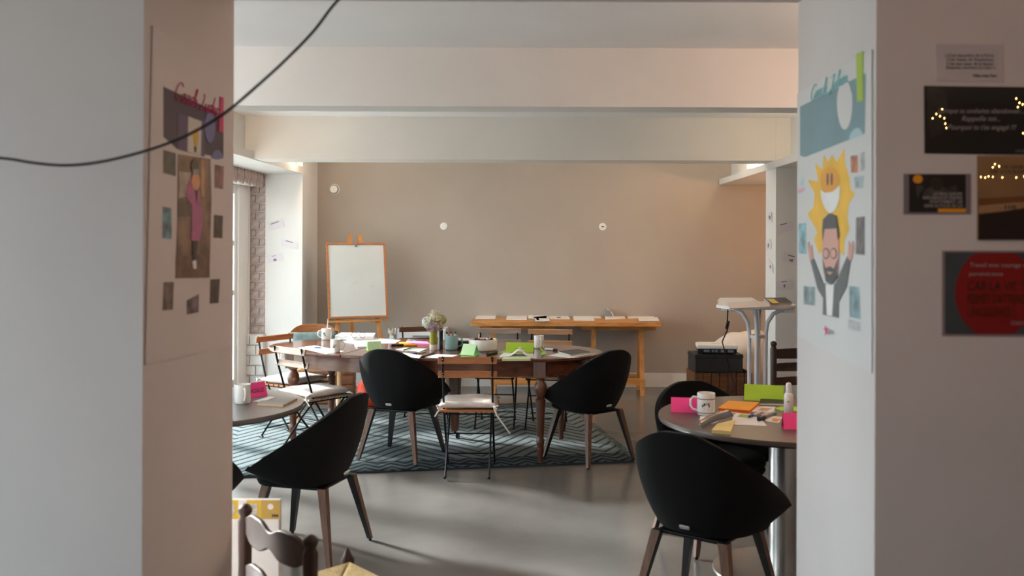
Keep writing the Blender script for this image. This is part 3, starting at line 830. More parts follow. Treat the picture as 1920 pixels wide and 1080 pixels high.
for s_ in (-1, 1): MB().b2(-RL_ / 2, RL_ / 2, s_ * (RW / 2 - .003) - .009, s_ * (RW / 2 - .003) + .009, .001, .0125).build('binding', mat('dark_binding', (40, 48, 54), .9, var=.1), t)
fr = MB(); rr = random.Random(5)
for k in range(110):
    for sx in (-1, 1):
        y = -RW / 2 + .01 + RW * k / 110; x = sx * RL_ / 2
        fr.tube([(x - sx * .01, y, .008), (x + sx * .03, y + rr.uniform(-.012, .012), .006), (x + sx * .065, y + rr.uniform(-.03, .03), .004)], .003, 4)
f_ = fr.build('fringe', mat('fringe_yarn', (112, 126, 128), .95, var=.15), t); f_['kind'] = 'stuff'

# ================================================================== LADDER-BACK CHAIRS
def make_ladder(name, label, c, fd, seat_m, low):
    t = thing(name, label, 'chair', (c[0], c[1], 0), face(*fd), 'ladder-back chairs')
    ht = .715 if low else .868
    post = [(.015, 0), (.019, .02), (.021, .2), (.024, .44), (.021, .52), (.023, ht - .055), (.017, ht - .042), (.017, ht - .036), (.022, ht - .028), (.023, ht - .016), (.016, ht - .006), (.005, ht)]
    pw = .215 if low else .185
    for s in (-1, 1):
        MB().lathe(post, 16).build('post', M_darkwood, t, smooth=50, loc=(s * pw, -.19, 0))
        MB().lathe([(.014, 0), (.019, .03), (.022, .2), (.017, .24), (.024, .28), (.022, .42), (.024, .45), (.015, .465), (.004, .49)], 16).build('leg', M_darkwood, t, smooth=50, loc=(s * .215, .19, 0))
    for (zc, h) in (((.650, .068), (.500, .06)) if low else ((.775, .055), (.68, .045), (.58, .045))):
        vs = []; fs = []; N = 48
        for i in range(N + 1):
            u = -1 + 2 * i / N; x = u * (pw - .012)
            wv = (.011 * math.cos(u * 2 * PI) + .003 * math.cos(u * 4 * PI)) if low else -.004 * math.cos(u * PI / 2)
            top = zc + h * .6 - wv; bot = zc - h * .6 + wv * 1.1
            y = -.19 - .018 * (1 - u * u)
            vs += [(x, y - .008, bot), (x, y - .008, top), (x, y + .008, top), (x, y + .008, bot)]
        for i in range(N):
            a = i * 4
            for q in range(4): fs.append((a + q, a + 4 + q, a + 4 + (q + 1) % 4, a + (q + 1) % 4))
        fs += [(0, 1, 2, 3), (N * 4 + 3, N * 4 + 2, N * 4 + 1, N * 4)]
        MB().add(vs, fs).build('back_rail', M_darkwood, t, smooth=40, bevel=.004)
    for (p, q) in (((-.185, -.19, .22), (.185, -.19, .22)), ((-.215, .19, .22), (.215, .19, .22)), ((-.185, -.19, .14), (-.215, .19, .14)), ((.185, -.19, .14), (.215, .19, .14)), ((-.185, -.19, .30), (-.215, .19, .30)), ((.185, -.19, .30), (.215, .19, .30))):
        MB().tube([p, q], .010, 8).build('rung', M_darkwood, t, smooth=50)
    # rush seat: four woven wedges meeting in the middle
    A, B, C, D = (-.175, -.185), (.175, -.185), (.205, .20), (-.205, .20); O = (0, .01)
    for (p, q) in ((A, B), (B, C), (C, D), (D, A)):
        vs = []; fs = []; N = 10; Kk = 12
        for i in range(N + 1):
            w = i / N
            for j in range(Kk + 1):
                u = j / Kk
                ex = p[0] + (q[0] - p[0]) * u; ey = p[1] + (q[1] - p[1]) * u
                x = ex + (O[0] - ex) * w; y = ey + (O[1] - ey) * w
                z = .452 - .016 * w + .003 * math.sin(w * 60) - (.03 if i == 0 else 0)
                vs.append((x, y, z))
        for i in range(N):
            for j in range(Kk):
                a = i * (Kk + 1) + j; fs.append((a, a + 1, a + Kk + 2, a + Kk + 1))
        MB().add(vs, fs).build('rush_panel', seat_m, t, smooth=60, solid=.012)
    return t
make_ladder('ladder_back_chair', 'low dark ladder-back chair with rush seat in the doorway at bottom left', (-.655, 3.012), (.74, .67), M_rush, True)
make_ladder('ladder_back_chair', 'dark ladder-back chair with mustard seat beside the right pillar', (1.90, 6.50), (.15, -.99), M_seattan, False)

# ================================================================== BENTWOOD CHAIR
bc = (-1.93, 8.26)
t = thing('bentwood_chair', 'light beech chair with curved back at the far left of the oval table', 'chair', (bc[0], bc[1], 0.012), face(.35, -.93))
for s in (-1, 1):
    MB().tube([(s * .17, .19, 0), (s * .175, .19, .43)], [.019, .023], 14).build('leg', M_lightwood, t, smooth=50)
    MB().tube([(s * .185, -.20, 0), (s * .18, -.18, .43), (s * .185, -.21, .62), (s * .19, -.235, .72)], [.017, .022, .018, .016], 14).build('leg', M_lightwood, t, smooth=50)
vs = []; fs = []; N = 24
for i in range(N + 1):
    u = -1 + 2 * i / N; x = u * .215; y = -.245 + .07 * u * u; top = .80 - .07 * u ** 4 * 1.0; bot = top - .085 + .03 * abs(u) ** 3
    vs += [(x, y - .009, bot), (x, y - .009, top), (x, y + .009, top), (x, y + .009, bot)]
for i in range(N):
    a = i * 4
    for q in range(4): fs.append((a + q, a + 4 + q, a + 4 + (q + 1) % 4, a + (q + 1) % 4))
fs += [(0, 1, 2, 3), (N * 4 + 3, N * 4 + 2, N * 4 + 1, N * 4)]
MB().add(vs, fs).build('back_rail', M_slat_orange, t, smooth=40)
MB().prism([(-.20, -.19), (.20, -.19), (.215, .05), (.20, .21), (-.20, .21), (-.215, .05)], .43, .455).build('seat', M_lightwood, t, bevel=.008)
for y in (.19, -.19): MB().tube([(-.17, y, .2), (.17, y, .2)], .011, 10).build('stretcher', M_lightwood, t, smooth=50)
c = make_cushion('seat_cushion', .40, .38, .06, M_cushion, 31); tag(c, 'white cushion on the light beech chair', 'cushion', 'seat cushions on folding chairs'); del c['group']
c.location = (bc[0], bc[1], .467); c.rotation_euler = (0, 0, face(.35, -.93))
M_sage = mat('sage_fabric', (122, 142, 142), .9, var=.12, scale=12, bump=.3, bscale=60)
c = make_cushion('back_cushion', .42, .22, .10, M_sage, 44); tag(c, 'grey-green cushion leaning on the light beech chair', 'cushion')
f = Vector((.35, -.93, 0)).normalized(); q = Vector((bc[0], bc[1], 0)) - f * .17
c.matrix_world = Matrix.Translation((q.x, q.y, .648)) @ Matrix.Rotation(face(f.x, f.y), 4, 'Z') @ Matrix.Rotation(R(72), 4, 'X') @ Matrix.Translation((0, 0, -.05))

# ================================================================== THINGS AT THE BACK WALL
M_cab = mat('white_lacquer', (222, 222, 222), .4, var=.01)
x0, x1 = -1.45, -.94
t = thing('drawer_cabinet', 'low white drawer cabinet against the back wall behind the vase', 'cabinet', ((x0 + x1) / 2, 9.96, 0))
hw = (x1 - x0) / 2
MB().b2(-hw, hw, -.13, .16, 0, .645).build('body', M_cab, t, bevel=.003)
for k in range(4):
    d = MB().b2(-hw + .012, hw - .012, -.146, -.13, .02 + k * .155, .165 + k * .155).build('drawer', M_cab, t, bevel=.003)
    MB().b2(-.09, .09, -.160, -.146, .10 + k * .155, .114 + k * .155).build('handle', M_grey, d, bevel=.003)
# round wall devices
def disc_y(name, label, cat, px, py, r, mt, th=.012, ring=False, group=None, mark=False):
    p = onY(px, py, YB)
    o = thing(name, label, cat, (p.x, YB, p.z), 0, group)
    Mx = Matrix.Rotation(R(90), 4, 'X')
    m_ = MB().lathe([(r, 0), (r, th * .7), (r * .92, th)], 28); m_.v = [tuple(Mx @ Vector(v)) for v in m_.v]; m_.build('plate', mt, o, smooth=40)
    if ring:
        m_ = MB().lathe([(r * .84, th), (r * .84, th * 2.4), (r * .74, th * 2.9)], 28); m_.v = [tuple(Mx @ Vector(v)) for v in m_.v]; m_.build('ring', M_grey, o, smooth=40)
        m_ = MB().lathe([(r * .72, th * 2.6), (r * .7, th * 3.2)], 28); m_.v = [tuple(Mx @ Vector(v)) for v in m_.v]; m_.build('dial', M_gloss, o, smooth=40)
    if mark:
        MB().b2(-.015, .015, -th - .006, -th + .001, -.006, .006).build('plug_hole', M_print, o)
disc_y('thermostat', 'round white thermostat with grey ring above the easel', 'thermostat', 627, 355, .058, M_trim, .012, True)
disc_y('wall_cover_plate', 'plain round white cover plate on the back wall', 'cover plate', 832, 424, .040, M_trim, .006, group='round cover plates')
disc_y('wall_cover_plate', 'round white cover plate with a dark hole on the back wall', 'cover plate', 1130, 425, .040, M_trim, .006, group='round cover plates', mark=True)

# crate behind the beech chair, bags
M_crate = wood('dark_crate_plank', (84, 48, 24), (124, 76, 40), .65, 3, (2, 12, 12))
def crate(name, label, c, w, d, h, rz, n=4, vertical=False):
    t = thing(name, label, 'crate', (c[0], c[1], 0), rz)
    if vertical:
        k = 7
        for s in (-1, 1):
            for i in range(k):
                ww = w / k
                MB().box((-w / 2 + ww * (i + .5), s * (d / 2 - .006), h / 2), (ww - .006, .012, h)).build('slat', M_crate, t, bevel=.002)
            for i in range(5):
                ww = (d - .024) / 5
                MB().box((s * (w / 2 - .006), -d / 2 + .012 + ww * (i + .5), h / 2), (.012, ww - .006, h)).build('slat', M_crate, t, bevel=.002)
    else:
        for i in range(n):
            z = h * (i + .5) / n
            for s in (-1, 1):
                MB().box((0, s * (d / 2 - .006), z), (w, .012, h / n - .012)).build('slat', M_crate, t, bevel=.002)
                MB().box((s * (w / 2 - .006), 0, z), (.012, d - .024, h / n - .012)).build('slat', M_crate, t, bevel=.002)
    for sx in (-1, 1):
        for sy in (-1, 1):
            MB().box((sx * (w / 2 - .03), sy * (d / 2 - .03), h / 2), (.036, .036, h)).build('corner_post', M_crate, t)
    MB().box((0, 0, .012), (w - .03, d - .03, .012)).build('bottom', M_crate, t)
    return t
crate('slatted_crate', 'dark slatted wooden crate on the floor behind the left chairs', (-1.97, 9.12), .42, .26, .37, R(5))
M_obag = mat('orange_nylon', (226, 70, 34), .55, var=.1, scale=8, bump=.4, bscale=14)
M_mint = mat('mint_plastic_bag', (176, 214, 202), .5, var=.08, scale=8, bump=.4, bscale=14)
def lump(name, label, cat, c, rad, mt, seed, amp=.22, extra=()):
    bm = bmesh.new(); bmesh.ops.create_icosphere(bm, subdivisions=4, radius=1)
    for v in bm.verts:
        n_ = v.co.copy(); k = 1 + amp * noise.noise(n_ * 1.6 + Vector((seed, 0, 0))) + amp * .35 * noise.noise(n_ * 4 + Vector((0, seed, 0)))
        p = Vector((n_.x * rad[0], n_.y * rad[1], n_.z * rad[2])) * k
        for (d, s) in extra:
            dd = max(0, n_.dot(Vector(d).normalized())) ** 6
            p += Vector(d).normalized() * s * dd
        if p.z < -rad[2] * .8: p.z = -rad[2] * .8
        v.co = p + Vector((0, 0, rad[2] * .8))
    me = bpy.data.meshes.new(name); bm.to_mesh(me); bm.free()
    me.materials.append(mt)
    for p in me.polygons: p.use_smooth = True
    o = bpy.data.objects.new(name, me); COL.objects.link(o); o.location = c
    return tag(o, label, cat)
lump('orange_bag', 'bright orange bag on the floor under the oval table', 'bag', (-1.57, 8.88, 0), (.13, .10, .16), M_obag, 3)
lump('mint_bag', 'pale mint plastic bag beside the orange bag', 'bag', (-1.79, 8.84, 0), (.09, .07, .09), M_mint, 9)

# corner with crate, black box, projector, white bundle
cz = .405
crate('slatted_crate', 'brown wooden crate of upright boards under the black box', (1.66, 8.50), .52, .36, cz, R(3), vertical=True)
t = thing('black_box', 'matt black storage box between crate and projector', 'box', (1.625, 8.50, cz), R(3))
MB().b2(-.215, .215, -.15, .15, 0, .128).build('box_body', M_cover, t, bevel=.004); MB().b2(-.218, .218, -.153, .153, .128, .162).build('box_lid', M_cover, t, bevel=.004)
t = thing('projector', 'white projector lying on the black box', 'projector', (1.63, 8.47, cz + .162), R(-6))
MB().prism([(-.17, -.13), (.17, -.13), (.17, .09), (.12, .13), (-.12, .13), (-.17, .10)], .012, .052).build('base_shell', M_blackp, t, bevel=.004)
MB().prism([(-.18, -.14), (.18, -.14), (.18, .10), (.13, .14), (-.13, .14), (-.18, .11)], .050, .085).build('top_shell', M_trim, t, bevel=.010)
for (x, w) in ((-.12, .05), (-.05, .02), (-.02, .02), (.03, .035), (.09, .05)):
    MB().b2(x, x + w, -.134, -.129, .022, .042).build('port', M_grey, t)
for sx in (-1, 1):
    for sy in (-1, 1): MB().lathe([(.012, 0), (.012, .013)], 10, c=(sx * .13, sy * .09, 0)).build('foot', M_blackp, t)
MB().b2(-.05, .03, -.04, -.025, .0845, .0858).build('logo_mark', M_grey, t)
lump('white_bundle', 'bulky white fabric bundle behind the projector', 'fabric bundle', (1.98, 9.05, 0), (.33, .28, .40), mat('white_canvas', (216, 210, 204), .9, var=.04, scale=5, bump=.5, bscale=9), 12, .10, (((-1, -.3, .18), .17), ((.5, 0, .85), .05), ((-.2, 0, 1), -.03)))
tag(MB().tube([(1.72, 7.02, 1.09), (1.55, 7.0, 1.11), (1.44, 7.03, 1.09), (1.45, 7.1, .98), (1.49, 7.3, .88), (1.55, 7.8, .74), (1.68, 8.25, .55), (1.75, 8.26, .30), (1.69, 8.24, .20), (1.82, 8.2, .15), (1.95, 8.15, .02)], .0055, 8).build('power_cable', M_blackp, smooth=60), 'black power cable hanging from the tall table past the projector', 'cable')
tag(MB().tube([(0, 0, -.035), (0, 0, -.03), (0, 0, .03), (0, 0, .035)], [.006, .013, .013, .006], 10).build('cable_adapter', M_blackp, smooth=40, loc=(1.465, 7.17, .935)), 'small black adapter on the hanging power cable', 'adapter').rotation_euler = (R(-30), R(20), 0)
for k, lb in enumerate(('loop of black cable on the floor at the foot of the crate', 'second loop of black cable on the floor by the pillar')):
    p = [(1.80 + .09 * k + (.10 - .01 * i / 8) * math.cos(i * .7), 8.08 - .22 * k + .06 * math.sin(i * .7), .006 + .012 * (i % 9) / 2) for i in range(24)]
    tag(MB().tube(p, .006, 6).build('cable_coil', M_blackp, smooth=60), lb, 'cable')

# ================================================================== TALL WHITE TABLE
hx, hy, hz = 1.69, 7.15, 1.10
M_wmetal = mat('white_powder_coat', (214, 214, 220), .35, var=.02)
t = thing('tall_table', 'tall white standing table on four curved tubes', 'table', (hx, hy, 0), R(8))
MB().lathe([(.272, hz - .028), (.28, hz - .022), (.28, hz - .004), (.276, hz)], 48).build('table_top', M_trim, t, smooth=40)
for q in range(4):
    a = R(45 + 90 * q + 18)
    path = []
    for (r_, z_) in ((.24, hz - .045), (.17, hz - .047), (.115, hz - .075), (.075, hz - .14), (.062, hz - .22), (.06, .60), (.06, .18), (.075, .10), (.12, .045), (.20, .025), (.26, .018)):
        path.append((r_ * math.cos(a), r_ * math.sin(a), z_))
    MB().tube(path, .0155, 12).build('tube_leg', M_wmetal, t, smooth=60)
    MB().box((.235 * math.cos(a), .235 * math.sin(a), hz - .045), (.075, .034, .036), rz=a).build('bracket', M_wmetal, t, bevel=.004)
for zz in (hz - .25, .45): MB().lathe([(.05, zz - .012), (.055, zz - .012), (.055, zz + .012), (.05, zz + .012)], 16).build('collar', M_wmetal, t, smooth=40)

# ================================================================== FLIP CHART PAD behind the left wall
t = thing('flip_chart_pad', 'white flip chart pad with yellow printed top strip behind the ladder-back chair', 'flip chart', (-1.33, 3.52, 0))
MB().b2(-.38, .375, -.02, .02, 0, .597).build('paper_block', M_paper, t, bevel=.002)
M_ystrip = mat('yellow_print', (222, 184, 40), .5, var=.04); M_tanstrip = mat('ochre_print', (196, 160, 70), .5, var=.04)
MB().b2(-.38, .31, -.023, -.02, .53, .60).build('yellow_strip', M_ystrip, t); MB().b2(.31, .38, -.023, -.02, .53, .60).build('ochre_strip', M_tanstrip, t)
mm = MB().lathe([(.011, 0), (.011, .002)], 20); Mx = Matrix.Translation((.345, -.023, .577)) @ Matrix.Rotation(R(90), 4, 'X'); mm.v = [tuple(Mx @ Vector(v)) for v in mm.v]; mm.build('white_dot', M_paper, t)
g = bpy.data.objects.new('print_plane', None); COL.objects.link(g); g.parent = t; g.location = (0, -.0245, 0); g.rotation_euler = (R(90), 0, 0)
text('3M', g, .349, .538, 0, .024, .011, M_print, bold=.03)
for (x, w) in ((.268, .028), (.186, .026)):
    MB().b2(x, x + w, -.0245, -.023, .545, .588).build('printed_picture', mat('grey_print', (196, 190, 176), .6, var=.2, scale=60), t)
MB().b2(.226, .256, -.025, -.023, .577, .600).build('white_label', M_paper, t)

# ================================================================== POSTERS AND NOTES
STROKES = {'C': ((.75, .85), (.6, 1), (.35, .95), (.1, .6), (.08, .25), (.25, .02), (.5, .05), (.75, .25)), 'o': ((.35, .5), (.12, .4), (.1, .15), (.25, 0), (.42, .15), (.4, .4), (.35, .5), (.55, .45)),
 'a': ((.45, .45), (.25, .5), (.08, .2), (.2, 0), (.4, .2), (.45, .48), (.42, .1), (.55, .05)), 'c': ((.42, .42), (.25, .5), (.08, .25), (.2, 0), (.45, .12)), 'h': ((.05, .1), (.25, .7), (.3, 1), (.18, .95), (.1, 0), (.22, .42), (.38, .4), (.38, .05), (.55, .08)),
 'L': ((.3, .95), (.4, .7), (.2, .2), (.05, 0), (.3, .08), (.65, 0)), 'u': ((.05, .45), (.1, .05), (.25, .05), (.42, .45), (.42, .05), (.55, .08)), 'd': ((.42, .4), (.2, .48), (.08, .15), (.22, 0), (.42, .25), (.6, 1), (.45, .1), (.55, .05)),
 'i': ((.05, .2), (.2, .5), (.15, .05), (.3, .1)), 'e': ((.08, .2), (.35, .3), (.3, .48), (.12, .35), (.1, .08), (.25, 0), (.48, .15)), 'J': ((.1, .85), (.6, .95), (.5, .6), (.35, 0), (.15, -.25), (.02, -.1), (.5, .2)), 'l': ((.05, .1), (.3, .9), (.22, 1), (.12, .2), (.3, .05)), 'n': ((.05, .48), (.08, 0), (.2, .42), (.38, .42), (.4, .05), (.55, .1))}
def spline(P_, k=5):
    P_ = [Vector(p) for p in P_]; out = []
    for i in range(len(P_) - 1):
        a, b, c, d = P_[max(i - 1, 0)], P_[i], P_[i + 1], P_[min(i + 2, len(P_) - 1)]
        for j in range(k):
            t = j / k; out.append(0.5 * ((2 * b) + (c - a) * t + (2 * a - 5 * b + 4 * c - d) * t * t + (3 * b - a - 3 * c + d) * t ** 3))
    return out + [P_[-1]]
def script(body, parent, x, y, z, w, h, mt, r, slant=.3):
    adv = 0; runs = []
    for ch in body:
        if ch == ' ': adv += .35; continue
        runs.append([(px + adv, py) for px, py in STROKES[ch]]); adv += max(p[0] for p in STROKES[ch]) * .92
    for ch, run in zip(body.replace(' ', ''), runs):
        MB().tube([(x + (a + slant * b) / adv * w, y + b * h, z) for a, b in spline([(p[0], p[1]) for p in run])], r, 4).build('script_letter', mt, parent)
class Sheet:
    """a flat print hanging on a wall plane; u to the viewer's right, v up, n out of the wall"""
    def __init__(s, name, label, cat, axis, val, corners, mt, th=.0016, group=None, gap=.0):
        s.axis, s.val = axis, val
        pts = [s.world(*c) for c in corners]
        if axis == 'Y': s.u, s.n = Vector((1, 0, 0)), Vector((0, -1, 0))
        elif val > 0: s.u, s.n = Vector((0, -1, 0)), Vector((-1, 0, 0))
        else: s.u, s.n = Vector((0, 1, 0)), Vector((1, 0, 0))
        s.o = min(pts, key=lambda p: p.dot(s.u) + p.z).copy()
        s.root = bpy.data.objects.new(name, None); COL.objects.link(s.root); tag(s.root, label, cat, group)
        Mx = Matrix((s.u.to_4d(), Vector((0, 0, 1, 0)), s.n.to_4d(), (0, 0, 0, 1))).transposed()
        for i in range(3): Mx[3][i] = 0
        Mx.col[3] = (s.o + s.n * gap).to_4d()
        s.root.matrix_world = Mx
        s.th = th
        s.poly(corners, 'sheet', mt, 0, z0=0, z1=th)
    def world(s, px, py):
        return onY(px, py, s.val) if s.axis == 'Y' else onX(px, py, s.val)
    def uv(s, px, py):
        d = s.world(px, py) - s.o
        return (d.dot(s.u), d.z)
    def poly(s, pts, name, mt, layer=1, parent=None, z0=None, z1=None):
        P = [s.uv(*p) for p in pts]
        if z0 is None: z0, z1 = s.th + .0003 * (layer - 1), s.th + .0007 * layer
        return MB().prism(P, z0, z1).build(name, mt, parent or s.root)
    def ell(s, cx, cy, rx, ry, name, mt, layer=1, n=28):
        return s.poly(ell(cx, cy, rx, ry, n), name, mt, layer)
    def text(s, body, px0, py0, px1, py1, mt, layer=2, shear=0, bold=0, name='lettering'):
        a, b = s.uv(px0, py1), s.uv(px1, py0)          # lower-left / upper-right
        return text(body, s.root, a[0], a[1], s.th + .0007 * layer + .0003, b[0] - a[0], b[1] - a[1], mt, shear, name, bold)
def photo(n, c, var=.45, sc=26): return mat('photo_print_' + n, c, .45, var=var, scale=sc)
def cr(o, k, pts): return [(o[0] + x / k, o[1] + y / k) for x, y in pts]

M_pinkink = mat('pink_ink', (206, 62, 118), .6, var=.03)
# --- poster on the left reveal
P = Sheet('collage_poster', 'large white collage poster with purple banner on the left reveal', 'poster', 'X', XL, [(284, 48), (434, 134), (432, 648), (270, 684)], mat('poster_paper', (218, 209, 208), .55, var=.02, scale=2), gap=.002)
k1 = lambda *p: cr((260, 140), 4.155, p); k2 = lambda *p: cr((260, 280), 3.178, p)
P.poly(k1((182, 92), (650, 318), (650, 650), (290, 580), (182, 485)), 'banner', mat('purple_banner', (66, 52, 72), .55, var=.06), 1)
P.poly(k1((290, 300), (500, 360), (500, 640), (290, 580)), 'banner_block', mat('violet_block', (88, 72, 108), .55, var=.05), 2)
P.poly(k1((370, 325), (475, 365), (470, 635), (365, 600)), 'bulb_card', mat('card_white', (214, 208, 200), .6, var=.02), 3)
P.poly(k1(*[(428 + 20 * math.cos(a / 12 * PI), 480 - 62 * math.sin(a / 12 * PI)) for a in range(13)], (418, 560), (438, 560)), 'light_bulb_picture', mat('bulb_yellow', (216, 176, 40), .6, var=.1), 4)
P.poly(k1((414, 560), (436, 562), (430, 606), (418, 604)), 'bulb_base_picture', M_print, 4)
P.poly(k1(*[(540 + 42 * math.cos(a / 14 * 2 * PI), 410 + 125 * math.sin(a / 14 * 2 * PI)) for a in range(14)]), 'blue_oval', mat('blue_oval', (108, 112, 166), .55, var=.04), 3)
P.poly(k1((555, 650), (560, 610), (585, 588), (615, 590), (640, 625), (646, 650), (600, 662)), 'blue_dome', mat('blue_oval', (108, 112, 166), .55), 3)
P.poly(k1((620, 172), (645, 180), (642, 452), (605, 445)), 'pink_tape', M_pinkink, 5)
a = P.uv(322, 186); b = P.uv(404, 205); script('Coach Ludie', P.root, a[0], a[1], P.th + .003, b[0] - a[0], .05, M_pinkink, .0016)
for nm, q, c in (('a', ((138, 3), (212, 24), (212, 160), (138, 140)), (58, 56, 50)), ('b', ((135, 340), (185, 350), (187, 535), (133, 530)), (92, 140, 160)),
                 ('c', ((445, 90), (500, 102), (495, 238), (445, 228)), (120, 84, 82)), ('d', ((442, 390), (494, 396), (490, 530), (438, 526)), (58, 48, 48)),
                 ('e', ((140, 792), (200, 790), (194, 955), (133, 960)), (98, 82, 80)), ('f', ((278, 900), (350, 862), (348, 970), (278, 985)), (98, 84, 96)),
                 ('g', ((418, 775), (476, 772), (468, 915), (416, 920)), (60, 46, 44))):
    P.poly(k2(*q), 'photo_print', photo(nm, c), 1)
big = P.poly(k2((224, 28), (418, 58), (424, 300), (412, 765), (210, 768), (222, 420)), 'photo_print', photo('main', (112, 88, 74), .4, 14), 2)
for nm, q, c in (('floor', ((212, 640), (412, 620), (412, 765), (210, 768)), (96, 68, 56)), ('planks', ((228, 130), (300, 140), (298, 280), (226, 290)), (164, 148, 136)), ('window', ((222, 305), (300, 305), (300, 400), (222, 400)), (70, 60, 54)), ('pipe', ((360, 60), (384, 64), (384, 280), (360, 280)), (178, 138, 96))):
    P.poly(k2(*q), 'photo_detail', photo('m_' + nm, c, .2), 3)
P.poly(k2((300, 180), (330, 240), (350, 250), (372, 440), (350, 545), (300, 545), (305, 330), (270, 290), (275, 220), (290, 180)), 'pink_coat_picture', photo('coat', (170, 84, 140), .12), 4)
P.poly(k2((320, 235), (340, 250), (330, 320)), 'collar_picture', M_print, 5)
P.ell(*k2((326, 190))[0], 8, 17, 'face_picture', photo('face', (208, 146, 104), .08), 5)
P.ell(*k2((320, 100))[0], 7, 13, 'hair_picture', photo('hair', (64, 46, 42), .2), 5)
P.poly(k2((308, 120), (345, 118), (345, 150), (308, 152)), 'glasses_picture', photo('specs', (130, 130, 136), .2), 6)
P.poly(k2((306, 545), (338, 545), (328, 660), (312, 660)), 'legs_picture', M_print, 5)
P.poly(k2((306, 665), (328, 660), (330, 712), (312, 712)), 'shoe_picture', M_paper, 5)

# --- poster on the right reveal
P = Sheet('cartoon_poster', 'large white poster with cartoon sun and bearded man on the right reveal', 'poster', 'X', XR, [(1497, 176), (1637, 92), (1637, 700), (1497, 630)], mat('poster_paper_bright', (215, 213, 212), .55, var=.015, scale=2), gap=.002)
k1 = lambda *p: cr((1420, 60), 3.175, p); k2 = lambda *p: cr((1480, 260), 2.842, p)
P.poly(k1((262, 445), (480, 335), (575, 285), (655, 245), (648, 605), (290, 745), (262, 735)), 'banner', mat('teal_banner', (120, 150, 158), .55, var=.03), 1)
P.poly(k1(*[(531 + 46 * math.cos(a / 20 * 2 * PI), 420 + 162 * math.sin(a / 20 * 2 * PI) + (20 if math.sin(a / 20 * 2 * PI) < -.4 else 0)) for a in range(20)]), 'white_oval', mat('poster_paper_bright', (226, 226, 226)), 2)
P.poly(k1((557, 640), (565, 605), (590, 575), (615, 570), (635, 595), (638, 612)), 'pale_dome', mat('pale_cyan', (170, 204, 212), .55, var=.02), 2)
P.poly(k1((600, 130), (640, 116), (643, 408), (607, 418)), 'green_tape', mat('lime_tape', (166, 192, 66), .55, var=.03), 3)
a = P.uv(1523, 190); b = P.uv(1592, 160); script('Coach Julien', P.root, a[0], a[1], P.th + .003, b[0] - a[0], .042, mat('cyan_ink', (138, 204, 210), .6, var=.02), .0014)
M_sun = mat('sun_yellow', (240, 186, 46), .55, var=.06, scale=8)
P.poly(k2((165, 615), (138, 535), (158, 500), (105, 402), (138, 360), (142, 290), (105, 220), (162, 228), (145, 130), (185, 165), (190, 85), (214, 126), (235, 85), (260, 125), (302, 52), (304, 130), (328, 205), (332, 265), (358, 293), (324, 350), (318, 420), (328, 485), (302, 540), (300, 625), (240, 560)), 'sun_picture', M_sun, 1)
M_sunface = mat('sun_face', (232, 160, 44), .55, var=.05)
P.poly(k2(*[(226 + 52 * math.cos(a / 24 * 2 * PI), 222 + 72 * math.sin(a / 24 * 2 * PI)) for a in range(24)]), 'sun_face_picture', M_sunface, 2)
P.poly(k2((178, 270), (200, 288), (240, 284), (280, 248), (276, 330), (256, 380), (228, 404), (200, 372), (182, 326)), 'smile_picture', M_paper, 3)
for x in (214, 236): P.poly(k2(*[(x + 5 * math.cos(a / 12 * 2 * PI), 216 + 34 * math.sin(a / 12 * 2 * PI)) for a in range(12)]), 'eye_picture', mat('plum_ink', (96, 64, 96), .6), 3)
M_skin = mat('print_skin', (214, 160, 144), .55, var=.03); M_hair = mat('print_hair', (70, 68, 72), .55, var=.05); M_suit = mat('print_suit', (94, 96, 98), .55, var=.05)
P.poly(k2((122, 650), (140, 640), (190, 770), (255, 775), (318, 628), (336, 650), (315, 790), (272, 872), (272, 955), (188, 938), (190, 850), (160, 800)), 'suit_picture', M_suit, 3)
P.poly(k2((205, 775), (250, 775), (240, 945), (212, 940)), 'shirt_picture', M_paper, 4)
P.poly(k2((196, 470), (272, 470), (276, 600), (270, 720), (240, 775), (212, 765), (190, 700), (186, 580)), 'face_picture', M_skin, 4)
P.poly(k2((188, 480), (192, 430), (225, 398), (262, 412), (272, 470), (278, 520), (270, 540), (266, 478), (200, 482), (190, 545)), 'hair_picture', M_hair, 5)
P.poly(k2((188, 640), (205, 690), (230, 680), (250, 695), (272, 640), (266, 740), (236, 780), (206, 760)), 'beard_picture', M_hair, 5)
P.poly(k2((214, 708), (246, 712), (230, 726)), 'mouth_picture', M_skin, 6)
for x in (209, 249):
    P.poly(k2(*[(x + 18 * math.cos(a / 16 * 2 * PI), 612 + 30 * math.sin(a / 16 * 2 * PI)) for a in range(16)]), 'lens_rim_picture', M_hair, 5)
    P.poly(k2(*[(x + 14 * math.cos(a / 16 * 2 * PI), 612 + 24 * math.sin(a / 16 * 2 * PI)) for a in range(16)]), 'lens_picture', M_skin, 6)
P.poly(k2((120, 655), (104, 560), (112, 548), (122, 590), (130, 565), (136, 640)), 'hand_picture', M_skin, 3)
P.poly(k2((322, 640), (328, 545), (338, 570), (350, 545), (354, 590), (340, 655)), 'hand_picture', M_skin, 3)
for nm, q, c in (('h', ((335, 92), (372, 88), (374, 180), (338, 182)), (180, 110, 70)), ('i', ((384, 80), (408, 70), (410, 165), (388, 175)), (176, 172, 174)), ('j', ((356, 205), (405, 196), (402, 262), (358, 265)), (170, 186, 190)),
                 ('k', ((56, 452), (96, 448), (98, 615), (58, 612)), (128, 176, 184)), ('l', ((365, 420), (410, 414), (410, 620), (362, 615)), (92, 82, 84)), ('m', ((82, 785), (144, 790), (144, 890), (84, 882)), (126, 144, 148)), ('n', ((328, 785), (380, 790), (388, 962), (330, 950)), (116, 146, 154))):
    P.poly(k2(*q), 'photo_print', photo(nm, c, .3), 1)
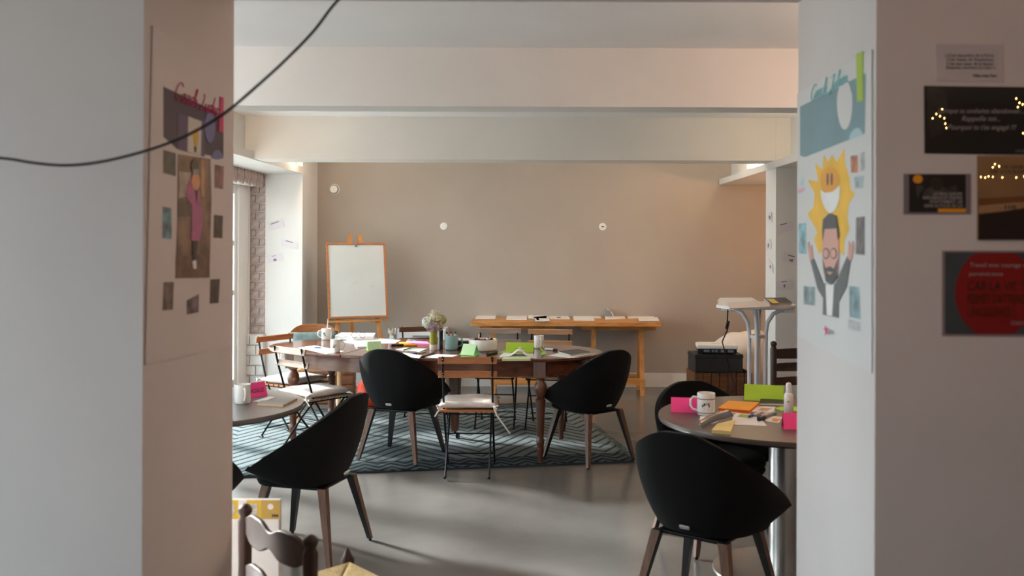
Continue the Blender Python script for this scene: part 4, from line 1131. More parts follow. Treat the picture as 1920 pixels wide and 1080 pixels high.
P.poly(k2((200, 995), (206, 1012), (216, 1005), (212, 1022), (216, 1048), (205, 1036), (196, 1052), (200, 1025), (192, 1018)), 'logo_star', M_pinkink, 1)
P.text('agence', 1556, 620, 1567, 628, M_grey, 1); P.text('ITEOS', 1595, 604, 1616, 616, mat('pale_ink', (186, 194, 196), .6), 1)
P.poly(k2((52, 270), (90, 258), (86, 280), (54, 294)), 'pink_scribble', mat('pink_scribble', (222, 170, 190), .6), 1); P.poly(k2((66, 232), (84, 204), (82, 250), (68, 252)), 'teal_scribble', mat('teal_scribble', (176, 204, 208), .6), 1)

# --- framed quotes on the right wall
M_lam = mat('laminated_white', (198, 190, 194), .6, var=.02, coat=.8)
M_lamblack = mat('laminated_black', (16, 18, 20), .6, var=.3, scale=5, coat=.8)
M_whiteink = mat('white_ink', (170, 160, 160), .5, var=.02)
P = Sheet('quote_card', 'white laminated card with a dark printed quote, topmost on the right wall', 'sign', 'Y', Y1, [(1754, 82), (1880, 84), (1880, 155), (1755, 153)], M_lam, group='laminated quotes on the right wall')
for i, l in enumerate(("« C'est impossible, dit la Fierté.", "C'est risqué, dit l'Expérience.", "C'est sans issue, dit la Raison.", "Essayons, murmure le Cœur ».")):
    P.text(l, 1771 + (0 if i == 0 else 3), 101.5 + i * 7.6, 1865 + (2 if i == 3 else -2), 108.3 + i * 7.6, M_print, 1, 0, .012)
P.text('William Arthur Ward', 1823, 139.5, 1868, 145, M_print, 1, .1, .03)
P = Sheet('quote_poster', 'wide black glossy poster with a white script quote', 'poster', 'Y', Y1, [(1732, 161), (1960, 164), (1960, 291), (1733, 288)], M_lamblack, group='laminated quotes on the right wall')
P.poly([(1738, 164), (1770, 166), (1776, 200), (1766, 250), (1745, 260), (1738, 220)], 'dim_picture', mat('dim_picture', (40, 38, 34), .6, var=.5, scale=9, coat=.8), 1)
P.text('Lorsque tu souhaites abandonner...', 1758, 204, 1918, 215, M_whiteink, 2, .3); P.text('Rappelle toi...', 1802, 218, 1874, 230, M_whiteink, 2, .3); P.text("Pourquoi tu t'es engagé !!!", 1776, 234, 1904, 246, M_whiteink, 2, .3)
P.text('LPHB', 1903, 281, 1920, 286, M_grey, 2)
P = Sheet('quote_card', 'small black card with yellow spot and white capitals', 'sign', 'Y', Y1, [(1694, 326), (1820, 326), (1820, 402), (1694, 402)], mat('grey_margin', (130, 120, 126), .6, var=.03, coat=.7), group='laminated quotes on the right wall')
P.poly([(1704, 327), (1810, 327), (1810, 398), (1704, 398)], 'black_print', mat('card_black', (22, 24, 26), .6, var=.15, coat=.7), 1)
P.ell(1720, 336, 9, 8, 'yellow_spot', M_orange, 2); P.poly([(1758, 391), (1810, 391), (1810, 398), (1758, 398)], 'yellow_bar', M_orange, 2)
M_sil = mat('figure_grey', (58, 60, 62), .3, var=.3, scale=14)
P.poly([(1728, 372), (1734, 356), (1745, 350), (1768, 350), (1780, 356), (1790, 376)], 'figure_shoulders', M_sil, 2); P.ell(1756, 345, 11, 13, 'figure_head', mat('figure_dark', (34, 34, 36), .3, var=.2), 3)
P.poly([(1716, 350), (1726, 346), (1732, 352), (1724, 362), (1720, 372)], 'figure_hand', M_sil, 2); P.poly([(1780, 350), (1792, 348), (1794, 360), (1788, 368)], 'figure_hand', M_sil, 2)
for i, (l, a) in enumerate((('LE VRAI LEADER', 1749), ('INFLUENCE ET INSPIRE', 1729), ('POSITIVEMENT LES', 1742), ('GENS AUTOUR DE LUI', 1731))):
    P.text(l, a, 361 + i * 7.4, 1803, 366.5 + i * 7.4, M_whiteink, 4, 0, .02)
P = Sheet('sunset_poster', 'laminated poster of a brown sunset beach with small figures', 'poster', 'Y', Y1 - .003, [(1832, 292), (1955, 292), (1955, 450), (1832, 450)], mat('sunset_sky', (150, 112, 74), .6, var=.12, scale=5, coat=.8), group='laminated quotes on the right wall')
P.poly([(1834, 372), (1955, 366), (1955, 384), (1880, 388), (1834, 388)], 'sea_band', mat('sunset_sea', (122, 76, 36), .6, var=.15, coat=.6), 1)
P.poly([(1834, 386), (1900, 380), (1955, 378), (1955, 390), (1834, 400)], 'foam_band', mat('sunset_foam', (176, 132, 92), .6, var=.15, coat=.6), 2)
P.poly([(1834, 402), (1870, 398), (1920, 390), (1955, 388), (1955, 449), (1834, 449)], 'dark_sand', mat('sunset_sand', (34, 20, 16), .6, var=.15, coat=.6), 3)
for x in (1884, 1891, 1897, 1902): P.poly([(x - 1.5, 392), (x + 1.5, 392), (x + 1.2, 385), (x - 1.2, 385)], 'tiny_figure', M_print, 4)
P.text('CE QUE NOUS', 1876, 311, 1955, 316, M_print, 1, 0, .03); P.text('NE VOULONS PAS', 1856, 319, 1955, 325, M_print, 1, 0, .01)
P = Sheet('red_circle_poster', 'laminated poster with big red disc on slate blue, lowest on the right wall', 'poster', 'Y', Y1, [(1766, 470), (1960, 470), (1960, 632), (1766, 630)], mat('mauve_margin', (150, 128, 128), .6, var=.03, coat=.7), group='laminated quotes on the right wall')
P.poly([(1771, 473), (1955, 474), (1955, 627), (1771, 626)], 'slate_print', mat('slate_print', (66, 76, 80), .6, var=.1, coat=.7), 1)
P.poly([(1865 + 75 * math.cos(a / 40 * 2 * PI), max(474.5, min(626, 549 + 86 * math.sin(a / 40 * 2 * PI)))) for a in range(40)], 'red_disc', M_red, 2)
P.text('Travail avec courage et', 1817, 493, 1926, 503, M_whiteink, 3); P.text('persévérance', 1816, 510, 1879, 519, M_whiteink, 3)
M_dgreen = mat('dark_green_ink', (44, 34, 12), .5, var=.05)
for i, (l, b) in enumerate((('CAR LA VIE TE', 1930), ("PERMET D'ATTEINDRE", 1935), ("L'EXCELLENCE !", 1900))):
    P.text(l, 1813, 527 + i * 24, b, 545 + i * 24, M_dgreen, 3)
P.text('COACH L', 1894, 602, 1922, 609, M_whiteink, 3)

# --- notes pinned on the pillars
def note(label, axis, val, q, marks, lines=1, grp='white notes on the pillars'):
    S = Sheet('paper_note', label, 'note', axis, val, q, mat('note_paper', (222, 214, 220), .6, var=.01), .0012, grp, gap=.004)
    for mk in marks: S.poly(mk, 'printed_mark', mat('note_ink', (132, 126, 128), .6, var=.1), 1)
    return S
k8 = lambda *p: cr((430, 280), 3.857, p)
note('white note on the pillar by the brick jamb, topmost of three', 'Y', YP, k8((275, 530), (385, 500), (402, 560), (292, 592)), [k8((300, 538), (358, 518), (360, 524), (302, 546))])
note('white note on the pillar by the brick jamb, middle and rightmost of three', 'Y', YP, k8((380, 650), (498, 678), (494, 720), (376, 695)), [k8((410, 658), (460, 672), (458, 678), (410, 664))])
note('white note on the pillar by the brick jamb, lowest of three', 'Y', YP, k8((268, 770), (380, 745), (394, 800), (282, 825)), [k8((318, 795), (340, 788), (344, 805), (322, 810)), k8((310, 772), (336, 766), (337, 770), (311, 776))])
k5 = lambda *p: cr((1330, 260), 3.6, p)
note('pinkish note on the right pillar front, topmost', 'Y', 7.79, k5((446, 582), (558, 553), (572, 612), (462, 646)), [k5((476, 580), (522, 568), (524, 574), (478, 587))])
note('pinkish note on the right pillar front, second from top', 'Y', 7.79, k5((503, 762), (640, 800), (626, 868), (488, 828)), [k5((530, 782), (576, 794), (575, 801), (530, 790)), k5((536, 815), (566, 812), (562, 832), (540, 828))])
note('pinkish note on the right pillar front, lowest', 'Y', 7.79, k5((447, 962), (565, 948), (568, 1010), (449, 1028)), [k5((486, 964), (520, 960), (520, 967), (486, 971)), k5((498, 985), (514, 983), (508, 1006), (502, 1006))])
XPL = 1.99
note('narrow note on the side of the right pillar, topmost', 'X', XPL, k5((395, 500), (422, 496), (427, 566), (398, 552)), [k5((404, 520), (418, 520), (416, 546), (408, 544))])
note('narrow note on the side of the right pillar, middle', 'X', XPL, k5((384, 690), (418, 676), (421, 742), (386, 752)), [k5((398, 710), (408, 706), (404, 736), (398, 734))])
note('narrow note on the side of the right pillar, lowest', 'X', XPL, k5((404, 810), (430, 850), (434, 906), (406, 880)), [k5((412, 852), (422, 858), (420, 878), (412, 872))])

# ================================================================== THINGS ON THE TABLES
def flat(name, label, cat, q, z, mt, th=.0016, group=None, bevel=0):
    P_ = [onZ(px, py, z) for px, py in q]
    c = sum(P_, Vector()) / len(P_)
    o = MB().prism([(p.x - c.x, p.y - c.y) for p in P_], 0, th).build(name, mt, bevel=bevel)
    o.location = (c.x, c.y, z)
    return tag(o, label, cat, group)
def on_flat(o, q, z, mt, name, th=.0006):
    P_ = [onZ(px, py, z) for px, py in q]
    return MB().prism([(p.x - o.location.x, p.y - o.location.y) for p in P_], 0, th).build(name, mt, o, loc=(0, 0, z - o.location.z))
def book(name, label, q, z, th, cover, group=None, cat='notebook', edge=M_paper):
    P_ = [onZ(px, py, z) for px, py in q]; c = sum(P_, Vector()) / len(P_)
    loc = [(p.x - c.x, p.y - c.y) for p in P_]
    t = thing(name, label, cat, (c.x, c.y, z), 0, group)
    MB().prism(loc, 0, .0012).build('back_cover', cover, t)
    MB().prism([(a * .98, b * .98) for a, b in loc], .0012, th - .0012).build('page_block', edge, t)
    MB().prism(loc, th - .0012, th).build('front_cover', cover, t)
    return t
def mug(label, px, py, z, h, r, hang, group='mugs', stripes=False, print_a=None, body=M_gloss, name='mug'):
    p = onZ(px, py, z); p.y += r
    t = thing(name, label, 'mug', p, 0, group)
    MB().lathe([(r * .82, 0), (r * .93, .004), (r, .014), (r, h - .003), (r * .985, h), (r * .93, h - .002), (r * .91, .012), (r * .3, .008)], 32).build('cup', body, t, smooth=50)
    a = R(hang); ca, sa = math.cos(a), math.sin(a)
    MB().tube([((r * .97 + d) * ca, (r * .97 + d) * sa, zz) for d, zz in ((-.002, h * .80), (r * .45, h * .82), (r * .75, h * .68), (r * .75, h * .42), (r * .5, h * .26), (-.002, h * .2))], .0052, 8).build('handle', body, t, smooth=60)
    if stripes:
        for zz in (h * .74, h * .12): MB().lathe([(r + .0004, zz), (r + .0004, zz + .0035)], 32, capb=False, capt=False).build('stripe', M_print, t)
    if print_a is not None:
        m_ = MB(); rr_ = random.Random(int(px))
        for k in range(16):
            aa = R(print_a + rr_.uniform(-26, 26)); zz = h * rr_.uniform(.30, .58); da = rr_.uniform(.05, .16); dz = rr_.uniform(.002, .012)
            R2 = r + .0005
            m_.add([(R2 * math.cos(aa), R2 * math.sin(aa), zz), (R2 * math.cos(aa + da), R2 * math.sin(aa + da), zz), (R2 * math.cos(aa + da), R2 * math.sin(aa + da), zz + dz), (R2 * math.cos(aa), R2 * math.sin(aa), zz + dz)], [(0, 1, 2, 3)])
        m_.build('printed_motif', M_print, t)
    return t
def pen(label, a, b, z, r, body, capm, group='pens on the tables', name='pen'):
    p, q = onZ(*a, z), onZ(*b, z); c = (p + q) / 2; L = (q - p).length; ax = (q - p).normalized()
    t = thing(name, label, 'pen', (c.x, c.y, z), math.atan2(ax.y, ax.x), group)
    MB().tube([(-L / 2 + L * .3, 0, r), (L / 2 - .006, 0, r), (L / 2, 0, r)], [r, r, r * .7], 10).build('barrel', body, t, smooth=40)
    MB().tube([(-L / 2, 0, r), (-L / 2 + .004, 0, r), (-L / 2 + L * .32, 0, r)], [r * .6, r * 1.06, r * 1.06], 10).build('cap', capm, t, smooth=40)
    return t
def tent(label, a, b, z, h, d, mt, group='folded name cards', name='name_card', written=None, side=1):
    p, q = onZ(*a, z), onZ(*b, z); c = (p + q) / 2; L = (q - p).length; ax = (q - p).normalized()
    t = thing(name, label, 'name card', (c.x, c.y, z), math.atan2(ax.y, ax.x), group)
    th = .0012; rise = math.sqrt(h * h - (d / 2) ** 2)
    for s, y0 in ((0, 0), (1, d)):
        yt = d / 2
        m_ = MB().add([(-L / 2, y0, 0), (L / 2, y0, 0), (L / 2, yt, rise), (-L / 2, yt, rise), (-L / 2, y0 + th, 0), (L / 2, y0 + th, 0), (L / 2, yt + th, rise), (-L / 2, yt + th, rise)],
                      [(0, 1, 2, 3), (7, 6, 5, 4), (0, 4, 5, 1), (3, 2, 6, 7), (0, 3, 7, 4), (1, 5, 6, 2)])
        pn = m_.build('panel', mt, t)
    MB().b2(-L / 2, L / 2, 0, d, .0002, .0012).build('base_flap', mt, t)
    if written:
        g_ = bpy.data.objects.new('written_face', None); COL.objects.link(g_); g_.parent = t
        g_.rotation_euler = (math.atan2(rise, d / 2), 0, 0); g_.location = (0, -.0006, 0)
        text(written, g_, -L * .36, h * .28, .0008, L * .72, h * .30, M_print, .2)
    return t
Z1 = TZ
# --- oval table, left to right
mug('white mug with dark lettering at the far left of the oval table', 610, 638, Z1, .094, .040, 200, print_a=270)
tag(MB().tube([(0, 0, 0), (.012, .004, .16)], .0035, 8).build('straw', mat('pale_straw', (226, 206, 206), .4, var=.02), smooth=50, loc=(onZ(610, 638, Z1).x, onZ(610, 638, Z1).y + .04, Z1 + .012)), 'pale straw standing in the far left mug', 'straw')
flat('paper_sheet', 'white printed sheet under the nearer mug at the left of the oval table', 'paper', [(560, 652), (590, 648), (645, 659), (612, 664)], Z1, M_paper, group='papers on the oval table')
pen('blue pen on the white sheet at the left of the oval table', (585, 652.5), (602, 653), Z1 + .002, .004, M_blue, M_paper)
mug('white mug with round motif on the white sheet at the oval table', 627, 661, Z1 + .0018, .094, .036, 5, print_a=262)
s = flat('paper_sheet', 'wide white sheets spread before the paper stack', 'paper', [(640, 640), (690, 634), (752, 638), (740, 644), (665, 645)], Z1, M_paper, .003, 'papers on the oval table')
st = flat('paper_stack', 'thick stack of white papers with pinkish bottom sheet, under the glasses', 'paper stack', [(628, 636), (640, 630), (704, 631), (700, 637), (662, 638.5)], Z1 + .0032, M_paper, .030)
p = onZ(672, 634, Z1 + .033)
t = thing('eyeglasses', 'round thin-rimmed eyeglasses lying on the paper stack', 'glasses', (p.x, p.y, Z1 + .0332), R(-8))
for s_ in (-1, 1):
    MB().tube([(s_ * .033 + .024 * math.cos(a / 18 * 2 * PI), .002, .025 + .023 * math.sin(a / 18 * 2 * PI)) for a in range(18)], .0020, 6, closed=True).build('rim', M_black, t, smooth=60)
MB().tube([(-.010, .002, .032), (0, .0, .035), (.010, .002, .032)], .0016, 6).build('bridge', M_black, t, smooth=60)
MB().tube([(-.056, .002, .03), (-.09, .02, .012), (-.125, .03, .003)], .0018, 6).build('temple', M_black, t, smooth=60)
MB().tube([(.056, .002, .03), (.05, .07, .012), (.045, .12, .003)], .0018, 6).build('temple', M_black, t, smooth=60)
p = onZ(734, 638, Z1)
t = thing('tumbler', 'clear faceted water glass on the oval table', 'glass', (p.x, p.y + .03, Z1))
MB().lathe([(.028, 0), (.030, .004), (.036, .095), (.0335, .095), (.028, .012), (.01, .010)], 12).build('glass_wall', M_tumbler, t)
flat('computer_mouse', 'flat white oval eraser on the oval table', 'eraser', [(664, 648), (672, 646.5), (692, 647), (695, 650), (688, 652), (670, 652)], Z1, mat('pale_grey_plastic', (206, 208, 212), .4, var=.02), .012, bevel=.004).name = 'board_eraser'
tent('small folded white and green card behind the left black chair', (690, 657), (716, 656), Z1, .07, .06, M_lgreen, name='folded_card')
for lb, a, b, m1, m2 in (('black marker with red ring on the oval table', (733, 649), (757, 649), M_blackp, M_blackp), ('orange highlighter on the oval table', (757, 649), (783, 649), M_orange, M_orange)):
    pen(lb, a, b, Z1, .008, m1, m2, 'pens on the oval table', 'marker')
flat('sticky_pad', 'yellow sticky pad among the markers on the oval table', 'sticky pad', [(748, 644), (768, 644), (772, 647), (748, 647)], Z1, M_orange, .012, 'sticky pads')
flat('sticky_pad', 'pink sticky pad among the markers on the oval table', 'sticky pad', [(762, 642), (800, 643), (806, 648), (766, 646)], Z1 + .0002, M_pinkp if 'M_pinkp' in globals() else mat('soft_pink_paper', (240, 130, 180), .7, var=.03), .014, 'sticky pads')
flat('phone', 'dark phone lying behind the pink sticky pad', 'phone', [(764, 637), (778, 636.5), (800, 640), (780, 641)], Z1, M_cover, .008, bevel=.002)
flat('paper_scrap', 'pale green paper scrap left of the vase', 'paper', [(742, 655), (760, 652), (782, 653), (764, 659)], Z1, mat('offwhite_green', (206, 220, 206), .7, var=.04), group='papers on the oval table')
flat('paper_scrap', 'second pale paper scrap nearer the vase', 'paper', [(764, 658), (782, 653.5), (802, 654), (786, 660)], Z1 + .002, mat('offwhite_green', (206, 220, 206)), group='papers on the oval table')
pen('grey pen across the paper scraps', (757, 658), (776, 652), Z1 + .004, .006, M_grey, M_grey)
pen('clear pen with blue cap in front of the vase', (773, 665), (798, 661), Z1, .0055, M_lens, M_blue)
flat('paper_sheet', 'cream paper edge beside the left black chair', 'paper', [(745, 665), (758, 662), (792, 668), (786, 672)], Z1, M_paper, .004, 'papers on the oval table')
pen('long dark pen beside the white sheet before the vase', (789, 671), (815, 664), Z1, .006, M_cover, M_cover)
flat('paper_sheet', 'white sheet in front of the vase at the table edge', 'paper', [(796, 670), (814, 664), (859, 666), (838, 672.5)], Z1, M_paper, group='papers on the oval table')
# vase with hydrangeas
p = onZ(812, 657, Z1); vx, vy = p.x, p.y + .03
t = thing('vase', 'narrow vase with green middle and cream foot', 'vase', (vx, vy, Z1))
MB().lathe([(.027, 0), (.029, .004), (.029, .042)], 24).build('foot', mat('cream_ceramic', (216, 208, 196), .3, var=.02), t, smooth=40)
MB().lathe([(.029, .042), (.030, .14), (.0275, .14), (.026, .05)], 24).build('body', mat('olive_glaze', (142, 142, 44), .15, var=.08, scale=6), t, smooth=40)
t = thing('hydrangea_bouquet', 'bunch of dried cream and mauve hydrangeas in the vase', 'flowers', (vx, vy, Z1 + .06))
for (x, y, z, r_, c, sd) in ((-.045, .0, .145, .042, (222, 226, 214), 1), (.015, -.01, .185, .055, (216, 206, 176), 2), (.028, .0, .125, .045, (196, 176, 168), 3), (-.01, -.025, .115, .038, (184, 158, 170), 4), (.055, .01, .165, .036, (176, 170, 96), 5)):
    m_ = MB(); rr_ = random.Random(sd)
    for k in range(120):
        n_ = Vector((rr_.gauss(0, 1), rr_.gauss(0, 1), rr_.gauss(0, 1))).normalized(); pp = n_ * r_ * rr_.uniform(.82, 1.08)
        qq = n_.to_track_quat('Z', 'Y').to_matrix().to_4x4(); s_ = .0075
        for w in range(4):
            Rm = Matrix.Translation(pp) @ qq @ Matrix.Rotation(w * PI / 2 + k, 4, 'Z')
            m_.add([(0, 0, 0), (s_, -s_ * .6, .002), (s_ * 1.5, 0, .004), (s_, s_ * .6, .002)], [(0, 1, 2, 3)], 0, Rm)
    h_ = m_.build('flower_head', mat('petal_%d' % sd, c, .8, var=.12, scale=50), t, loc=(x, y, z))
    h_['kind'] = 'stuff'
    MB().tube([(0, 0, -.04), (x * .5, y * .5, z * .5), (x, y, z)], .003, 6).build('stem', mat('stem_green', (96, 104, 52), .7), t)
p = onZ(825, 655, Z1)
t = thing('slim_case', 'slim upright dark case with pale blue side right of the vase', 'case', (p.x, p.y + .02, Z1), R(8))
MB().b2(-.002, .019, -.016, .016, 0, .165).build('dark_half', M_navy, t, bevel=.003); MB().b2(-.016, -.002, -.016, .016, 0, .160).build('pale_half', mat('pale_blue_plastic', (186, 206, 214), .3, var=.02), t, bevel=.003)
mug('teal glazed pot with a small handle, full of markers', 845.5, 657, Z1, .108, .049, 20, body=M_tealc, name='pen_pot', group='pots')
pp = onZ(845.5, 657, Z1); pp.y += .049
for i_, (dx, dy, c, lb, lean) in enumerate(((-.022, -.006, M_navy, 'navy capped marker standing in the teal pot', -.12), (-.004, .01, mat('crimson_cap', (176, 26, 60), .4, var=.02), 'red capped marker standing in the teal pot', -.02), (.020, -.004, mat('green_cap', (24, 92, 70), .4, var=.02), 'green capped marker standing in the teal pot', .06))):
    t = thing('marker', lb, 'marker', (pp.x + dx, pp.y + dy, Z1 + .013), 0, 'markers in the teal pot'); t.rotation_euler = (0, lean, 0)
    MB().lathe([(.009, 0), (.009, .108)], 12).build('barrel', M_paper, t, smooth=40); MB().lathe([(.0085, .108), (.0085, .120), (.006, .124)], 12).build('cap', c, t, smooth=40)
t = thing('small_box', 'black box with white lid behind the folded green card', 'box', (*onZ(868, 655, Z1).xy, Z1), R(-3)); t.location.y += .06
MB().b2(-.055, .055, -.04, .04, 0, .058).build('box_body', M_blackp, t, bevel=.003); MB().b2(-.057, .057, -.042, .042, .058, .072).build('lid', M_trim, t, bevel=.003)
p = onZ(904, 660, Z1); bx_, by_ = p.x, p.y + .105
t = thing('serving_bowl', 'round white straight-sided bowl of small treats', 'bowl', (bx_, by_, Z1))
MB().lathe([(.095, 0), (.103, .006), (.107, .02), (.107, .082), (.104, .085), (.101, .082), (.100, .03), (.05, .026)], 40).build('bowl_wall', M_gloss, t, smooth=50)
rr_ = random.Random(11)
for k in range(22):
    a = rr_.uniform(0, 6.28); r_ = .082 * math.sqrt(rr_.random()); c = rr_.choice(((120, 60, 30), (90, 48, 28), (196, 120, 40), (214, 206, 196), (150, 40, 36), (60, 36, 26)))
    o = MB().lathe([(.003, -.010), (.011, -.005), (.012, .003), (.004, .010)], 8).build('candy', mat('wrapper_%d_%d_%d' % c, c, .35, var=.1), smooth=60, loc=(bx_ + r_ * math.cos(a), by_ + r_ * math.sin(a), Z1 + .068 + rr_.uniform(0, .020)))
    o.rotation_euler = (rr_.uniform(0, 3), rr_.uniform(0, 3), 0); tag(o, 'small wrapped sweet heaped in the white bowl', 'sweet', 'sweets in the white bowl')
tag(MB().tube([(0, 0, 0), (.008, .0, .06)], [.003, .0045], 8).build('spoon_handle', M_gloss, smooth=50, loc=(bx_ - .035, by_ - .02, Z1 + .062)), 'white spoon standing in the bowl of sweets', 'spoon').name = 'spoon'
tent('folded pale green card with bright green edge before the white bowl', (863, 665), (888, 667), Z1, .085, .075, M_lgreen, name='folded_card')
flat('green_note', 'bright green paper flap under the folded pale card', 'paper', [(860, 665), (892, 668), (890, 662), (866, 661)], Z1 + .0014, M_ggreen, .0006)
pen('thick black marker right of the bowl', (913, 667), (932, 662), Z1, .0095, M_blackp, M_cover, 'pens on the oval table', 'marker')
tent('lime green folded card at the right of the bowl', (948, 660), (1000, 661), Z1, .075, .06, M_green)
s_ = flat('paper_sheet', 'lime paper corner sticking out behind the lime card', 'paper', [(935, 661), (950, 656), (960, 660), (950, 662)], Z1, M_green, group='papers on the oval table')
# open booklet
pts_ = [onZ(936, 670, Z1), onZ(1003, 672, Z1), onZ(1000, 664, Z1), onZ(945, 662, Z1)]; c = sum(pts_, Vector()) / 4
t = thing('open_booklet', 'open white booklet with a curling page before the lime card', 'booklet', (c.x, c.y, Z1))
loc_ = [(q_.x - c.x, q_.y - c.y) for q_ in pts_]
MB().prism(loc_, .0002, .004).build('page_block', M_paper, t)
vs = []; fs = []
for i_ in range(13):
    u = i_ / 12
    for w in (0, 1):
        a_ = Vector(loc_[0]).lerp(Vector(loc_[1]), u); b_ = Vector(loc_[3]).lerp(Vector(loc_[2]), u); q_ = a_.lerp(b_, .1 + .8 * w)
        vs.append((q_.x, q_.y, .005 + .045 * math.exp(-((u - .55) / .16) ** 2)))
for i_ in range(12): fs.append((i_ * 2, i_ * 2 + 2, i_ * 2 + 3, i_ * 2 + 1))
MB().add(vs, fs).build('curled_page', M_paper, t, smooth=80, solid=.001)
MB().b2(-.02, .045, -.004, .004, .0505, .0515).build('printed_mark', M_print, t)
book('note_block', 'note block with pale yellow edge at the front of the oval table', [(941, 677), (995, 676.5), (994, 672), (944, 672.5)], Z1, .014, M_lgreen, edge=mat('cream_edge', (226, 208, 176), .7, var=.05))
mug('white mug with reddish motif behind the open booklet', 1010.5, 654, Z1, .098, .038, 285, print_a=340)
pen('lime pencil leaning by the reddish mug', (1023, 665), (1012, 652), Z1, .004, M_green, M_green)
flat('sticky_note', 'small green sticky note beside the lime pencil', 'sticky note', [(1014, 662), (1019, 660), (1023, 664), (1016, 666)], Z1, M_ggreen, .002)
pen('silver and black marker at the right of the oval table', (1045, 658), (1022, 656.5), Z1, .0085, M_lens, M_cover, 'pens on the oval table', 'marker')
flat('paper_sheet', 'white sheet under the black notebook', 'paper', [(1028, 667), (1046, 663), (1115, 663), (1068, 671)], Z1, M_paper, .002, 'papers on the oval table')
book('notebook', 'black notebook on a white sheet at the right end of the oval table', [(1046, 661), (1084, 656.5), (1108, 662.5), (1070, 668)], Z1 + .0022, .010, M_cover)

# --- right round table
Z2 = .74
tent('neon pink folded card at the left of the right round table', (1258, 773), (1328, 775), Z2, .075, .06, M_pink)
mug('white mug with two grey stripes on the right round table', 1327, 781, Z2, .106, .043, 175, stripes=True, print_a=255)
book('orange_notepad', 'orange notepad on the right round table', [(1346, 771), (1366, 757), (1424, 760), (1405, 776)], Z2, .016, M_orange, cat='notepad', edge=mat('orange_edge', (238, 116, 24), .6, var=.05))
o = flat('picture_card', 'picture card with green print in front of the orange notepad', 'card', [(1343, 778), (1352, 771), (1416, 779), (1408, 786)], Z2, M_paper, .003, 'picture cards')
on_flat(o, [(1382, 781), (1390, 776), (1414, 779.5), (1406, 784.5)], Z2 + .003, mat('green_print', (150, 170, 84), .6, var=.2, scale=40), 'printed_picture'); on_flat(o, [(1360, 776), (1366, 773), (1380, 775), (1374, 779)], Z2 + .003, mat('slate_ink', (130, 140, 140), .6, var=.2, scale=40), 'printed_picture')
o = flat('picture_card', 'white card with orange flower print at the right round table', 'card', [(1409, 773), (1420, 763), (1454, 764), (1450, 775)], Z2, M_paper, .004, 'picture cards')
on_flat(o, [(1421, 769), (1428, 764.5), (1446, 766), (1438, 771)], Z2 + .004, mat('coral_print', (214, 160, 110), .6, var=.2, scale=40), 'printed_picture')
tent('lime green standing card at the back of the right round table', (1395, 750), (1469, 754), Z2, .085, .05, M_green)
book('notebook', 'black notebook lying before the lime standing card', [(1424, 760), (1426, 752), (1478, 753), (1480, 761)], Z2, .012, M_cover)
flat('lime_note', 'pointed lime paper under the spray bottle', 'paper', [(1452, 766), (1466, 763), (1530, 764), (1525, 773), (1465, 771)], Z2, M_green, .003)
p = onZ(1481, 778, Z2); p.y += .022
t = thing('spray_bottle', 'white pump bottle with tall cap on the right round table', 'bottle', (p.x, p.y, Z2 + .0032))
MB().lathe([(.020, 0), (.0225, .003), (.0225, .088), (.018, .098), (.012, .102)], 28).build('bottle_body', M_gloss, t, smooth=40)
MB().lathe([(.0135, .102), (.0135, .138), (.011, .146), (.004, .149)], 24).build('cap', mat('frosted_cap', (220, 220, 222), .3, var=.01), t, smooth=40)
MB().lathe([(.0228, .001), (.0228, .004)], 28, capb=False, capt=False).build('green_rim', mat('rim_green', (40, 140, 110), .4), t)
MB().b2(-.012, -.004, -.0232, -.022, .058, .062).build('printed_mark', M_print, t)
flat('paper_sheet', 'white folded sheet under the grey strap on the right round table', 'paper', [(1311, 797), (1313, 781), (1366, 780), (1340, 794)], Z2, M_paper, .002, 'papers on the round table')
flat('paper_sheet', 'white sheet under the pens on the right round table', 'paper', [(1372, 797), (1374, 781), (1425, 782), (1438, 799)], Z2, M_paper, .0016, 'papers on the round table')
# curved grey strap (tape band)
a_, b_ = onZ(1316, 806, Z2), onZ(1374, 783, Z2); c = (a_ + b_) / 2
t = thing('grey_strap', 'curved glossy grey card strip in front of the striped mug', 'strip', (c.x, c.y, Z2 + .002), math.atan2((b_ - a_).y, (b_ - a_).x))
L = (b_ - a_).length; vs = []; fs = []
for i_ in range(17):
    u = -1 + 2 * i_ / 16
    for (yy, zz) in ((-.004, 0), (.018, .030)): vs.append((u * L / 2, yy + .02 * (1 - u * u), zz + .004))
for i_ in range(16): fs.append((i_ * 2, i_ * 2 + 2, i_ * 2 + 3, i_ * 2 + 1))
MB().add(vs, fs).build('strip', mat('satin_grey', (112, 112, 116), .25, var=.04), t, smooth=80, solid=.002)
book('sticky_pad', 'pale yellow pad of notes at the front of the right round table', [(1334, 812), (1345, 800), (1378, 792), (1370, 815)], Z2, .014, M_yellow, cat='sticky pad', edge=M_yellow)
pen('white pen with blue cap on the right round table', (1404, 783), (1430, 774), Z2 + .004, .0055, mat('cream_pen', (216, 196, 186), .4), M_blue)
pen('second blue pen beside the black marker on the right round table', (1420, 784), (1440, 778), Z2 + .002, .0055, mat('cream_pen', (216, 196, 186), .4), M_blue)
pen('thick black marker with silver end on the right round table', (1422, 790), (1454, 778), Z2 + .002, .0095, M_grey, M_blackp, name='marker')
o = flat('picture_card', 'postcard with orange print beside the pink card at the right edge', 'card', [(1434, 790), (1444, 781), (1468, 783), (1460, 794)], Z2, M_paper, .004, 'picture cards')
on_flat(o, [(1446, 789), (1450, 784), (1464, 786), (1458, 791)], Z2 + .004, mat('amber_print', (214, 140, 60), .6, var=.2, scale=40), 'printed_picture')
tent('neon pink folded card cut by the right pillar', (1470, 805), (1535, 806), Z2, .075, .06, M_pink)

